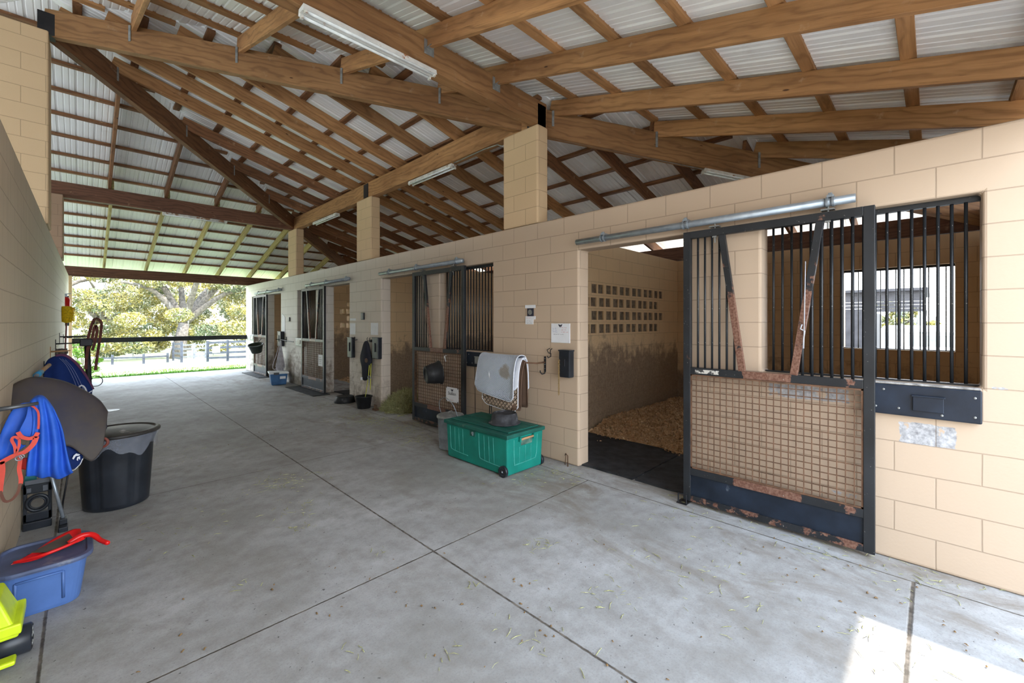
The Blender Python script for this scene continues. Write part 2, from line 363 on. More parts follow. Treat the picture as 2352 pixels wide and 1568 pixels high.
def beam(name, a, b, w, d, mat, label, cat, group=None, kind=None, rot_only=True):
    "timber whose TOP centre line runs a->b; the mesh lies along local x so the grain follows it"
    a, b = Vector(a), Vector(b); L = (b-a).length; ax = (b-a).normalized(); ay = Vector((0,0,1)).cross(ax).normalized(); az = ax.cross(ay)
    mb = MB(); mb.box(0, L, -w/2, w/2, -d, 0)
    me = bpy.data.meshes.new(name); me.from_pydata(mb.v, [], mb.f); me.materials.append(mat)
    o = bpy.data.objects.new(name, me); COL.objects.link(o)
    o.matrix_world = Matrix(((ax.x, ay.x, az.x, a.x), (ax.y, ay.y, az.y, a.y), (ax.z, ay.z, az.z, a.z), (0,0,0,1)))
    md = o.modifiers.new('bevel', 'BEVEL'); md.width = .003; md.segments = 1
    return tag(o, label, cat, group, kind)

# ------------------------------------------------------------------ roof geometry
XA, YA, ZA = -.30, 7.95, 5.70
EX, EY0, EY1 = 8.52, -.60, 16.55
ZE = 3.36
ZB = 3.13   # eave beam tops
SR = (ZA-ZE)/(EX-XA); SN = (ZA-ZE)/(YA-EY0); SF = (ZA-ZE)/(EY1-YA)
XL = XA-(EX-XA)
def plane_z(which, x, y):
    return {'right': ZA-(x-XA)*SR, 'left': ZA-(XA-x)*SR, 'near': ZA-(YA-y)*SN, 'far': ZA-(y-YA)*SF}[which]
PZ = .042   # purlin thickness
OH = .78; OHN = .45   # overhangs (far and sides; near end)

def roof_sheet(which, name, label):
    mb = MB(); 
    if which in ('right', 'left'): lo, hi = EY0-OHN, EY1+OH
    else: lo, hi = XL-OH, EX+OH
    prof = []; t = lo
    while t < hi:                       # rib pitch .2286: flat pans, narrow raised ribs and two small stiffening beads
        for dt, h in ((0, 0), (.008, .016), (.030, .016), (.038, 0), (.095, 0), (.100, .005), (.112, .005), (.117, 0), (.165, 0), (.170, .005), (.182, .005), (.187, 0)): prof.append((t+dt, h))
        t += .2286
    prof = [(p, h) for p, h in prof if p <= hi]
    sgn = 1 if which in ('right', 'far') else -1
    vs = []
    for p, h in prof:
        if which in ('right', 'left'):
            d = abs(p-YA)*((SN if p < YA else SF)/SR)
            xs = (XA+sgn*d, XA+sgn*(EX-XA+OH)) 
            if sgn*(xs[1]-xs[0]) < 0: xs = (xs[1], xs[1])
            for x in xs: vs.append((x, p, plane_z(which, x, p)+PZ+h))
        else:
            s_ = SN if which == 'near' else SF; d = abs(p-XA)*SR/s_
            ye = EY0-OHN if which == 'near' else EY1+OH
            y0 = YA+sgn*d
            if sgn*(ye-y0) < 0: y0 = ye
            for y in (y0, ye): vs.append((p, y, plane_z(which, p, y)+PZ+h))
    fs = [(2*i, 2*i+1, 2*i+3, 2*i+2) for i in range(len(prof)-1)]
    mb.add(vs, fs); o = mb.build(name, m_sheet, solid=.0015)
    return struct(o, label, 'metal roof')
roof_sheet('right', 'ceiling_right', 'white ribbed metal roof slope over the horse stalls')
roof_sheet('near', 'ceiling_near', 'white ribbed metal roof slope above the nearest end of the aisle')
roof_sheet('far', 'ceiling_far', 'white ribbed metal roof slope above the far opening')
roof_sheet('left', 'ceiling_left', 'white ribbed metal roof slope beyond the tall pillar')

for i, (y1, sl) in enumerate(((EY0, SN), (EY1, SF))):
    for sx in (1, -1):
        mb = MB(); a = Vector((XA, YA, ZA+PZ+.03)); b = Vector((XA+sx*(EX-XA+.3), YA+(y1-YA)*(1+.3/(EX-XA)), ZE-.08+PZ+.03)); dr = (b-a).normalized(); sd = Vector((0,0,1)).cross(dr).normalized()
        mb.add([a-sd*.22-Vector((0,0,.035)), b-sd*.22-Vector((0,0,.035)), b, a, a+sd*.22-Vector((0,0,.035)), b+sd*.22-Vector((0,0,.035))], [(0,1,2,3), (3,2,5,4)])
        struct(mb.build('ceiling_ridge_cap', m_sheet), 'folded metal cap along a hip of the roof', 'metal roof')
HT = 4.365  # header tops; the rafters ride on them
HD, HW = .30, .13
beam('roof_beam', (4.03, 3.50, HT), (4.03, 7.98, HT), HW, HD, m_wood, 'long wooden header beam bearing on the block pillar nearest the camera and the next pillar', 'beam')
beam('roof_beam', (4.03, 8.0, HT), (4.03, 12.30, HT), HW, HD, m_wood, 'wooden header beam between the second and the farthest short block pillars', 'beam')
beam('roof_beam', (XL, 3.525, HT), (4.12, 3.525, HT), HW, HD, m_wood, 'heavy pale orange header beam crossing the aisle overhead, beside the largest tube light', 'beam')
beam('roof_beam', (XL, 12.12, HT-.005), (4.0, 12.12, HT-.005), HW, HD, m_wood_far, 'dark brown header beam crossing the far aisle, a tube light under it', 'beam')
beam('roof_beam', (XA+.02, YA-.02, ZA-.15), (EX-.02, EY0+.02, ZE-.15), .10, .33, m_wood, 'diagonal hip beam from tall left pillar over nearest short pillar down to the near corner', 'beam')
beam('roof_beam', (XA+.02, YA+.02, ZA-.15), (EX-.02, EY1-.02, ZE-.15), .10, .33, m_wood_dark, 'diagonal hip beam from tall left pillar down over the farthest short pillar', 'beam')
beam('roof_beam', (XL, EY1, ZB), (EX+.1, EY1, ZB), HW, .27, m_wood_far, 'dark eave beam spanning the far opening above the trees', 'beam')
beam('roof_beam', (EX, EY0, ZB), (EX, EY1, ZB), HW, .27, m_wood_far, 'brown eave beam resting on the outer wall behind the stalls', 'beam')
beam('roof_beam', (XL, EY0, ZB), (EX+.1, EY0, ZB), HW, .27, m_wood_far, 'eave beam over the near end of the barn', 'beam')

ordn = ['first', 'second', 'third', 'fourth', 'fifth', 'sixth', 'seventh', 'eighth', 'ninth', 'tenth', 'eleventh', 'twelfth', 'thirteenth', 'fourteenth', 'fifteenth', 'sixteenth', 'seventeenth', 'eighteenth', 'nineteenth', 'twentieth']
def hipx(y): return XA+abs(y-YA)*((SN if y < YA else SF)/SR)
def hipy(x, near): return YA-(abs(x-XA)*SR/SN) if near else YA+(abs(x-XA)*SR/SF)
for i, x in enumerate([.47, 1.42, 2.36, 3.25, 4.29, 5.25, 6.21, 7.15, 8.1]):
    y = hipy(x, True); beam('roof_rafter', (x, y, plane_z('near', x, y)), (x, EY0-OHN+.05, plane_z('near', x, EY0-OHN+.05)), .045, .195, m_wood,
        f'brown rafter of the near roof slope, {ordn[i]} counted from the tall pillar', 'rafter', 'rafters of the near roof slope')
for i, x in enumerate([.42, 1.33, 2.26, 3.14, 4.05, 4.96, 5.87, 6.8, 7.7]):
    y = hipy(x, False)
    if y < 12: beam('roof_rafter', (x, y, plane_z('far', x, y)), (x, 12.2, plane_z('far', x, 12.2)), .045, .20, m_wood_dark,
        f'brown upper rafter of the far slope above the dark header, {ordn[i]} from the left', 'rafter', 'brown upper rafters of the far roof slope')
    y = max(y, 12.1); x_ = x+.046  # lower length takes the tint that carries light from the grass
    beam('roof_rafter', (x_, y, plane_z('far', x, y)), (x_, EY1+OH-.05, plane_z('far', x, EY1+OH-.05)), .045, .185, m_wood_grasslit,
        f'rafter tinted yellowish with grass light between dark header and far eave, {ordn[i]} counted from the left wall', 'rafter', 'grass-lit tinted lower rafters of the far roof slope')
for i, y in enumerate([.05, .9, 1.75, 2.6, 3.4, 4.25, 5.12, 5.97, 6.80, 7.42, 7.97, 8.58, 9.5, 10.4, 11.28, 12.1, 12.75, 13.6, 14.45, 15.3]):
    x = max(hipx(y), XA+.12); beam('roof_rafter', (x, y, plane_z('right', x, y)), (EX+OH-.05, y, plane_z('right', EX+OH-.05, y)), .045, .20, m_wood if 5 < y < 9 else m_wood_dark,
        f'reddish brown rafter of the stall side slope, {ordn[i]} from the near end of the barn', 'rafter', 'rafters of the stall side roof slope')
# purlins lie flat on the rafters
k = 0; x = EX-.15
rows = []
while x > XA+.25: rows.append(x); x -= .60
for i, x in enumerate(rows):
    z = plane_z('right', x, 0)+PZ; y0, y1 = hipy(x, True), hipy(x, False)
    beam('roof_purlin', (x, y0, z), (x, y1, z), .09, PZ, m_wood_dark, f'flat dark purlin across the stall side slope, {ordn[i]} row up from the outer eave', 'purlin', 'purlins of the stall side roof slope')
for which, e, sg in (('near', EY0+.12, 1), ('far', EY1-.15, -1)):
    y = e; i = 0
    while (y < YA-.2) if sg > 0 else (y > YA+.2):
        z = plane_z(which, 0, y)+PZ; x1 = hipx(y); x0 = -abs(x1-XA)+XA
        beam('roof_purlin', (max(x0, -5), y, z), (x1, y, z), .09, PZ, m_wood if which == 'near' else m_wood_dark, f'flat {"orange brown" if which=="near" else "dark"} purlin across the {which} roof slope, {ordn[i]} row up from the eave', 'purlin', f'purlins of the {which} roof slope')
        y += sg*.61; i += 1

# steel joist hangers on the beams (one object each)
def hanger(p, d, label):
    mb = MB(); p = Vector(p); d = Vector(d).normalized(); side = Vector((0,0,1)).cross(d)
    mb.obox(p, d, side, (0,0,1), .006, .028, .20); o = mb.build('joist_hanger', m_galvd)
    tag(o, label, 'bracket', 'steel joist hangers'); return o
for i, x in enumerate([.47, 1.42, 2.36, 3.25]):
    y = hipy(x, True); n_ = Vector((-1, -1, 0)); z = plane_z('near', x, y)
    hanger(Vector((x, y, z-.25))+n_.normalized()*.056, n_, f'grey steel hanger strap on the diagonal beam from the tall pillar, {ordn[i]} from that pillar')
for i, x in enumerate([4.29, 5.25, 6.21]):
    y = hipy(x, True); n_ = Vector((-1, -1, 0)); z = plane_z('near', x, y)
    hanger(Vector((x, y, z-.25))+n_.normalized()*.056, n_, f'grey hanger strap on the hip beam past the nearest short pillar, {ordn[i]} from it')
for i, y in enumerate([8.58, 9.5, 10.4, 11.28]):
    x = hipx(y); n_ = Vector((1, -1, 0)); z = plane_z('right', x, y)
    hanger(Vector((x, y, z-.25))+n_.normalized()*.056, n_, f'grey steel hanger strap on the far diagonal beam, {ordn[i]} from the tall pillar')
for i, x in enumerate([2.36, 3.25]):
    mb = MB(); z = plane_z('near', x, 3.45)
    mb.obox((x, 3.455, z-.20), (1,0,0), (0,1,0), (0,0,1), .11, .008, .14); mb.obox((x, 3.42, z-.206), (1,0,0), (0,1,0), (0,0,1), .06, .08, .006)
    tag(mb.build('joist_hanger', m_galvd, bevel=.003), f'dirty hanger cradling a rafter on the orange header beam, {["farther from", "nearer to"][i]} the pillar', 'bracket', 'steel joist hangers')
for (p, l) in (((4.03, 7.97, 4.22), 'black steel splice plate where the header beams meet over the middle short pillar'), ((4.03, 3.55, 4.2), 'black steel plate at the top corner of the nearest short pillar'),
               ((XA, 7.9, 5.34), 'black steel bracket at the top of the tall left pillar')):
    mb = MB(); mb.box(p[0]-.075, p[0]+.075, p[1]-.09, p[1]+.09, p[2]-.14, p[2]+.125); tag(mb.build('beam_bracket', m_jack), l, 'bracket')

# ------------------------------------------------------------------ walls
def grid_wall(axis, p0, p1, us, zs, solid, name, mat, label, bevel=0.0):
    "block wall between planes p0,p1; cells of the u,z grid are filled where solid(u,z)"
    us = sorted(set(us)); zs = sorted(set(zs)); nu, nz = len(us)-1, len(zs)-1
    S = [[solid((us[i]+us[i+1])/2, (zs[j]+zs[j+1])/2) for j in range(nz)] for i in range(nu)]
    idx = {}; vs = []; fs = []
    def V(i, j, k):
        if (i, j, k) not in idx:
            idx[(i, j, k)] = len(vs); p = (p0, p1)[k]
            vs.append((p, us[i], zs[j]) if axis == 'x' else (us[i], p, zs[j]))
        return idx[(i, j, k)]
    g = lambda i, j: 0 <= i < nu and 0 <= j < nz and S[i][j]
    for i in range(nu):
        for j in range(nz):
            if not S[i][j]: continue
            fs += [(V(i,j,0), V(i,j+1,0), V(i+1,j+1,0), V(i+1,j,0)), (V(i,j,1), V(i+1,j,1), V(i+1,j+1,1), V(i,j+1,1))]
            if not g(i-1, j): fs.append((V(i,j,0), V(i,j,1), V(i,j+1,1), V(i,j+1,0)))
            if not g(i+1, j): fs.append((V(i+1,j,0), V(i+1,j+1,0), V(i+1,j+1,1), V(i+1,j,1)))
            if not g(i, j-1): fs.append((V(i,j,0), V(i+1,j,0), V(i+1,j,1), V(i,j,1)))
            if not g(i, j+1): fs.append((V(i,j+1,0), V(i,j+1,1), V(i+1,j+1,1), V(i+1,j+1,0)))
    mb = MB(); mb.add(vs, fs); o = mb.build(name, mat, weld=True, bevel=bevel, seg=3); return struct(o, label, 'wall')

WX0, WX1, WH = 3.93, 4.13, 2.845
DOORS = [(1.613, 2.832), (6.084, 7.303), (8.65, 9.87), (12.97, 14.19)]
WINS = [(-.215, 1.004), (4.255, 5.474), (10.46, 11.68), (14.60, 15.82)]
SILL, LIN = 1.219, 2.438
ys = [-2.4, 16.55]+[v for r in DOORS+WINS for v in r]  # near end lengthened unseen past the roof so its shadow bounds the sun patch
# a fine top so that the long mesh bevels cleanly
def sol_front(y, z):
    if any(a < y < b for a, b in DOORS) and z < LIN: return False
    if any(a < y < b for a, b in WINS) and SILL < z < LIN: return False
    return True
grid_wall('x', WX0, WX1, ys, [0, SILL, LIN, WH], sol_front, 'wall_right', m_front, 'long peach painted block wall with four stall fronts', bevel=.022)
# back wall of the stalls
BX0, BX1 = 8.42, 8.62
grid_wall('x', BX0, BX1, [-.85, 16.55]+[v for r in WINS for v in r], [0, SILL, LIN, WH], lambda y, z: not (any(a < y < b for a, b in WINS) and SILL < z < LIN), 'wall_back', m_stall_clean, 'outer block wall behind the stalls with barred windows')
grid_wall('y', -.85, -.65, [WX1, BX0], [0, WH], lambda u, z: True, 'wall_near_end', m_stall_clean, 'end block wall of the nearest stall')
grid_wall('y', 16.35, 16.55, [WX1, BX0], [0, WH], lambda u, z: True, 'wall_far_end', m_stall_clean, 'end block wall of the farthest stall')
# partitions; two carry a band of sideways blocks with open cores
def partition(y0, y1, name, label, holes, through=False):
    if not holes: return grid_wall('y', y0, y1, [WX1, BX0], [0, WH], lambda u, z: True, name, m_stall, label)
    us = [WX1, BX0]; zs = [0, WH]; cells = []
    for r in range(4):
        z0 = 1.4224+r*.2032+.035; z1 = z0+.135; zs += [z0, z1]
        for b in range(6):
            bx = 5.36+b*.4064-(.2 if r % 2 == 0 else 0)
            for c in (0, 1):
                u0 = bx+.035+c*.178; u1 = u0+.15; us += [u0, u1]; cells.append((u0, u1, z0, z1))
    inhole = lambda u, z: any(a < u < b and c < z < d for a, b, c, d in cells)
    o = grid_wall('y', y0, y1, us, zs, lambda u, z: not inhole(u, z), name, m_stall, label)
    if not through:
        mb = MB()
        for a, b, c, d in cells: mb.box(a-.005, b+.005, (y0+y1)/2-.078, (y0+y1)/2+.078, c-.005, d+.005)
        mb.build('core_fill', M('rough_mortar_fill', (.21, .165, .12), .9, 0, .3, 14, bump=.006), o)
    return o
partition(3.65, 3.85, 'wall_partition_1', 'stained block partition of the nearest stall with four rows of square openings', True)
partition(7.87, 8.07, 'wall_partition_2', 'stained block partition behind the second stall front', False)
partition(12.02, 12.22, 'wall_partition_3', 'stained block partition of the third stall with open square cores', True, True)
# short block pillars on the front wall
for i, (a, b) in enumerate([(3.443, 4.053), (7.71, 8.32), (11.773, 12.383)]):
    mb = MB(); mb.box(WX0, WX1, a, b, WH, 4.064)
    o = mb.build(f'pillar_{i+1}', m_pier, bevel=.025, seg=3, loc=None)
    struct(o, ['short tan block pillar nearest the camera on the stall wall', 'short block pillar midway along the stall wall', 'farthest short block pillar on the stall wall'][i], 'pillar')
# left wall (very slightly skewed), its pillars
def left_x(y): return -.338+(y-4)*.0094
mb = MB(); y0, y1 = -3.0, 16.15; t = .2
mb.add([(left_x(y0)-t, y0, 0), (left_x(y0), y0, 0), (left_x(y1), y1, 0), (left_x(y1)-t, y1, 0), (left_x(y0)-t, y0, WH), (left_x(y0), y0, WH), (left_x(y1), y1, WH), (left_x(y1)-t, y1, WH)],
       [(0,3,2,1),(4,5,6,7),(0,1,5,4),(1,2,6,5),(2,3,7,6),(3,0,4,7)])
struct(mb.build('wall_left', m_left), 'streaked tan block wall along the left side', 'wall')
mb = MB(); mb.box(-.69, -.277, 7.80, 8.41, WH, 5.24); struct(mb.build('pillar_4', m_pier, bevel=.02, seg=3), 'tall tan block pillar above the left wall', 'pillar')
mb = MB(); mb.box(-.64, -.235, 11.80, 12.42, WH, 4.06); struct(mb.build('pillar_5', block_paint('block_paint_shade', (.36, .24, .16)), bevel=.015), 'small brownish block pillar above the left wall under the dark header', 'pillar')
mb = MB(); mb.box(-.32, -.163, 16.30, 16.7, 0, 2.86); struct(mb.build('pillar_6', m_pier, bevel=.015), 'slim block column at the left of the far opening', 'pillar')

# ------------------------------------------------------------------ ground
mb = MB(); mb.box(-9, BX1, -3.2, 17.1, -.15, 0); struct(mb.build('floor', m_floor), 'grey concrete aisle floor with saw cut joints', 'floor')
def ground_z(y): return float(np.interp(y, [17.1, 17.6, 32, 45, 70, 300], [-.03, -.05, -.86, -1.42, -2.1, -2.1]))
g = N('pasture', .9); p = g.pos(); x_, y_, z_ = g.xyz(p)
n1 = g.noise(p, .35, 5, .6); n2 = g.noise(p, 6, 5, .7)
c = g.mix(g.mr(n1, .42, .6), (.21, .27, .10), (.38, .37, .28))
c = g.mix(g.mr(g.math('ADD', y_, g.math('MULTIPLY', n1, 5.0)), 22.5, 19.5), c, (.15, .30, .04)); c = g.mix(g.mr(y_, 33, 40), c, (.40, .41, .26))
c = g.mix(g.mr(n2, .4, .7, 0, .35), c, (.20, .30, .08)); g.col(c); g.bump(n2, .6, .05); m_ground = g.m
mb = MB(); yy = [17.1, 17.6, 20, 24, 28, 32, 38, 45, 55, 70, 120, 300]
vs = [(x, y, ground_z(y)) for y in yy for x in (-150, -40, 0, 10, 40, 150)]; fs = [(r*6+q, r*6+q+1, (r+1)*6+q+1, (r+1)*6+q) for r in range(len(yy)-1) for q in range(5)]
mb.add(vs, fs); struct(mb.build('ground', m_ground, loc=(0,0,0)), 'pale sunlit pasture beyond the far opening', 'ground')
m_apron = M('pale_gravel', (.38, .37, .34), .9, 0, .1, 3)
mb = MB(); mb.add([(-150,-150,-.12),(150,-150,-.12),(150,17.1,-.12),(8.62,17.1,-.12),(8.62,-3.2,-.12),(-9,-3.2,-.12),(-9,17.1,-.12),(-150,17.1,-.12)], [(0,1,4,5),(1,2,3,4),(0,5,6,7)])
struct(mb.build('ground_gravel', m_apron, loc=(0,0,-.12)), 'pale gravel yard around the barn', 'ground')

# ------------------------------------------------------------------ stall doors
DX = 3.85
def stall_door(y0, y1, near_first, label, bent=False):
    "sliding steel door between y0<y1: tube frame, V brace, upright bars, woven wire below, kick panel"
    X = DX; t = .028; zb, zt = .03, 2.435
    D = thing('stall_door', label, 'door', (X, (y0+y1)/2, 0))
    mb = MB(); f = .030
    mb.box(X-f*.8, X+f*.8, y0, y0+.062, zb, zt); mb.box(X-f*.8, X+f*.8, y1-.062, y1, zb, zt); mb.box(X-f*.8, X+f*.8, y0+.062, y1-.062, zt-.062, zt)
    mb.build('frame', m_steel, D, bevel=.003)
    for nm, za, zb2 in (('middle_rail', 1.165, 1.225), ('lower_rail', .265, .325), ('bottom_rail', .03, .082)):
        mb = MB(); mb.box(X-.022, X+.022, y0+.062, y1-.062, za, zb2); mb.build(nm, {'middle_rail': m_midrail, 'lower_rail': m_lowrail, 'bottom_rail': m_botrail}[nm], D, bevel=.003)
    W_ = y1-y0; br = []
    for s in (0, 1):
        ya = y0+W_*(.235 if s == 0 else .755); yb = y0+W_*(.36 if s == 0 else .635)
        mb = MB(); mb.bar((X-.004, ya, zt-.062), (X-.004, yb, 1.225), .036, .05, up=(0,1,0)); br.append((ya, yb)); mb.build('brace', m_brace, D, bevel=.002)
    n = int(W_/.065)
    for k in range(1, n):
        y = y0+.062+(W_-.124)*k/n
        if y < W_*.36+y0: 
            zlo = 1.225; (ya, yb) = br[0]; zhi = zt-.062 if y < ya-.012 else zt-.062-(zt-.062-1.225)*(y-ya+.0)/(yb-ya)
        elif y > W_*.635+y0:
            (ya, yb) = br[1]; zhi = zt-.062 if y > ya+.012 else zt-.062-(zt-.062-1.225)*(ya-y)/(ya-yb)
            zlo = 1.225
        else: continue
        if zhi-zlo < .1: continue
        mb = MB(); mb.tube([(X, y, zlo), (X, y, zhi)], .0095, 8); mb.build('upright_bar', m_bar, D, smooth=True)
    mb = MB(); a, b = y0+.062, y1-.062; ny = int(round((b-a)/.0505)); nz = int(round(.84/.0505))
    for k in range(1, ny): 
        y = a+(b-a)*k/ny; mb.bar((X-.012, y, .325), (X-.012, y, 1.165), .0066, .0066)
    for k in range(1, nz):
        z = .325+.84*k/nz; mb.bar((X-.007, a, z), (X-.007, b, z), .0066, .0066)
    for (p_, q_) in (((X-.012, a+.006, .325), (X-.012, a+.006, 1.165)), ((X-.012, b-.006, .325), (X-.012, b-.006, 1.165)), ((X-.012, a, 1.157), (X-.012, b, 1.157)), ((X-.012, a, .333), (X-.012, b, .333))): mb.bar(p_, q_, .012, .012)
    mb.build('woven_wire', m_rustwire, D)
    mb = MB(); mb.box(X-.006, X+.006, y0+.062, y1-.062, .082, .265); mb.build('kick_panel', m_panel, D)
    for q in (.2, .8):
        y = y0+W_*q; mb = MB(); mb.box(X-.03, X+.03, y-.04, y+.04, zt+.012, zt+.022); mb.tube([(X, y, zt-.12), (X, y, zt+.05)], .007, 8); mb.box(X-.012, X+.012, y-.018, y+.018, zt-.075, zt-.063)
        mb.build('hanger_bolt', m_galvd, D)
    return D
D1 = stall_door(.284, 1.606, True, 'black sliding stall door with rusty V brace, nearest the camera')
D2 = stall_door(4.745, 6.085, True, 'black sliding stall door holding a black bucket and a small white sign')
D3 = stall_door(9.70, 11.10, False, 'grey black sliding stall door with a white tag low on its wire mesh')
D4 = stall_door(13.93, 15.25, False, 'sliding stall door farthest from the camera, a dark bucket hung before it')
mb = MB(); mb.box(DX-.0265, DX-.0245, 1.30, 1.50, 1.178, 1.212); mb.build('name_strip', M('worn_white_label', (.62, .60, .55), .6, 0, .1, 30, wear=(.05, .05, .05), wear_at=.5), D1)
mb = MB(); mb.tube([at(1842, 745, X=DX-.04), at(1838, 755, X=DX-.05), at(1848, 760, X=DX-.03), at(1846, 775, X=DX-.04), at(1845, 800, X=DX-.04)], .005, 8); mb.tube([at(1850, 600, X=DX-.032), at(1848, 700, X=DX-.04), at(1846, 800, X=DX-.04)], .0035, 6)
mb.build('snap_cord', M('pale_cord', (.5, .52, .58), .5), D1, smooth=True)

def track(y0, y1, label):
    T = thing('door_track', label, 'track', (DX, (y0+y1)/2, 2.5)); z = 2.508; r = .031
    mb = MB(); mb.lathe([(r, 0), (r, y1-y0), (r-.006, y1-y0), (r-.006, .02)], (DX, y0, z), 20, (0,1,0)); mb.lathe([(.004, .01), (r-.005, .01)], (DX, y0, z), 20, (0,1,0))
    mb.build('tube', m_galv, T, smooth=True)
    for q in (.06, .5, .86):
        y = y0+(y1-y0)*q; mb = MB()
        for s in (-1, 1): mb.lathe([(r+.002, 0), (r+.007, 0), (r+.007, .018), (r+.002, .018)], (DX, y+s*.018-.009, z), 18, (0,1,0))
        mb.box(DX, WX0+.001, y-.022, y+.022, z-.012, z+.012); mb.box(DX-.02, WX0, y-.02, y+.02, z+r, z+r+.02); mb.box(DX-.012, DX+.012, y-.012, y+.012, z+r+.02, z+r+.034)
        mb.build('bracket', m_galv, T, bevel=.002)
    return T
track(.39, 2.80, 'galvanised door rail above the nearest stall doorway')
track(4.80, 7.21, 'galvanised door rail above the second doorway')
track(8.48, 10.84, 'weathered door rail above the third doorway')
track(12.75, 15.14, 'weathered door rail above the farthest doorway')

def window_bars(X, y0, y1, name_label, r=.0095, n=18, back=False):
    G = thing('window_grille', name_label, 'window bars', (X, (y0+y1)/2, SILL))
    mb = MB(); mb.box(X-.02, X+.02, y0, y1, LIN-.035, LIN); mb.build('top_rail', m_bar, G); mb = MB(); mb.box(X-.02, X+.02, y0, y1, SILL, SILL+.012); mb.build('bottom_rail', m_bar, G)
    for k in range(1, n+1):
        y = y0+(y1-y0)*k/(n+1); mb = MB(); mb.tube([(X, y, SILL+.012), (X, y, LIN-.035)], r, 7); mb.build('bar', m_bar, G, smooth=True)
    return G
for i, (a, b) in enumerate(WINS):
    window_bars(4.03, a, b, ['black barred window beside the nearest stall door', 'black barred window behind and beside the stall door holding a bucket', 'black barred window beside the third stall door', 'black barred window beside the farthest stall door'][i])
    window_bars(8.52, a, b, ['thin bars of the outer window seen through the nearest stall', 'bars of the outer window of the second stall', 'bars of the outer window of the third stall', 'bars of the outer window of the farthest stall'][i], .007, 13 if i == 0 else 8)

# steel feed boards under the windows
def feed_board(y0, y1, label, light=False):
    B = thing('feed_door', label, 'feed door', (3.905, (y0+y1)/2, 1.0))
    mb = MB(); mb.box(3.885, 3.93, y0, y1, 1.0, 1.205); mb.build('panel', m_panel, B, bevel=.008)
    yc = y0+(y1-y0)*.47; mb = MB(); mb.box(3.872, 3.886, yc-.075, yc+.07, 1.045, 1.14); mb.box(3.866, 3.886, yc-.082, yc+.077, 1.137, 1.148); mb.build('flap', m_panel if not light else m_galvd, B, bevel=.003)
    for (dy, dz) in ((.02, .04), (.02, .16), (.3, .03), (.7, .05), (.85, .17), (.93, .05)):
        mb = MB(); mb.lathe([(.007, 0), (.007, .004), (0, .006)], (3.8855, y0+(y1-y0)*dy+.02, 1.0+dz), 8, (-1,0,0)); mb.build('screw', m_galvd, B)
feed_board(-.215, .30, 'blue black metal feed door under the nearest barred window')
feed_board(4.255, 4.76, 'small black feed door under the second window, partly behind the white saddle pad', True)
for (y0, y1, l) in ((11.10, 11.60, 'pale metal box on the wall left of the third door'), (15.24, 15.80, 'small grey metal box on the wall left of the farthest door')):
    B = thing('wall_box', l, 'box', (3.88, (y0+y1)/2, 1.02)); mb = MB(); mb.box(3.86, 3.93, y0, y1, 1.02, 1.22); mb.build('body', m_galvd, B, bevel=.01)
    mb = MB(); mb.box(3.85, 3.861, y0+.15, y1-.15, 1.07, 1.17); mb.build('cover', m_fixd, B, bevel=.004)

# concrete sills under the nearest window with a little hay
mb = MB(); mb.box(3.90, 4.12, -.21, .30, 1.2055, 1.2185)
o = mb.build('window_sill', M('chipped_sill', (.42, .40, .38), .9, 0, .35, 25, bump=.006), bevel=.004); struct(o, 'chipped concrete sill of the nearest barred window', 'sill')

# ------------------------------------------------------------------ things on and by the wall between the two nearest stalls
def black_feeder(y0, y1, z0, z1, label, chain=True, xd=.09):
    B = thing('wall_feeder', label, 'feeder', (WX0-xd/2, (y0+y1)/2, z0))
    mb = MB(); mb.box(WX0-xd, WX0, y0, y1, z0, z1); mb.build('body', m_blackp, B, bevel=.012)
    ym = (y0+y1)/2; mb = MB(); mb.box(WX0-xd-.014, WX0-xd+.001, ym-.018, ym-.004, z0+.13, z1-.1); mb.build('latch', m_jack, B, bevel=.003)
    mb = MB(); mb.box(WX0-xd-.006, WX0, y0-.004, y1+.004, z1-.012, z1+.004); mb.build('lid', m_blackp, B, bevel=.003)
    return B
Bx = black_feeder(2.893, 3.045, 1.0, 1.308, 'black box feeder on the wall beside the nearest doorway')
def chain(pts, mat, nm, label, cat, link=.017, parent=None):
    mb = MB(); pts = [Vector(p) for p in pts]; L = sum((pts[i+1]-pts[i]).length for i in range(len(pts)-1)); n = int(L/link)
    for k in range(n):
        d = (k+.5)/n*L
        for i in range(len(pts)-1):
            s = (pts[i+1]-pts[i]).length
            if d <= s: p = pts[i].lerp(pts[i+1], d/s); t = (pts[i+1]-pts[i]).normalized(); break
            d -= s
        sd = Vector((1,0,0)) if k % 2 else Vector((0,1,0)); sd = (sd-t*sd.dot(t)).normalized()
        mb.tube([p+t*math.cos(a)*link*.72+sd*math.sin(a)*link*.4 for a in [2*math.pi*q/8 for q in range(8)]], link*.13, 5, closed=True)
    o = mb.build(nm, mat, parent, smooth=True)
    if label: tag(o, label, cat)
    return o
chain([(3.828, 3.032, 1.20), (3.83, 3.035, .80)], m_chain, 'hanging_chain', 'thin brass chain hanging from the black box feeder', 'chain', .022)
H = thing('wall_hook', 'small black forked hook above left of the black feeder box', 'hook', (3.91, 3.225, 1.21))
mb = MB(); mb.tube([(3.925, 3.245, 1.315), (3.88, 3.25, 1.30), (3.885, 3.235, 1.265), (3.92, 3.225, 1.255), (3.885, 3.21, 1.265), (3.88, 3.20, 1.30), (3.91, 3.20, 1.315)], .005, 8)
mb.tube([(3.92, 3.226, 1.26), (3.92, 3.226, 1.22), (3.88, 3.235, 1.205), (3.87, 3.24, 1.23)], .005, 8); mb.build('hook', m_jack, H, smooth=True)
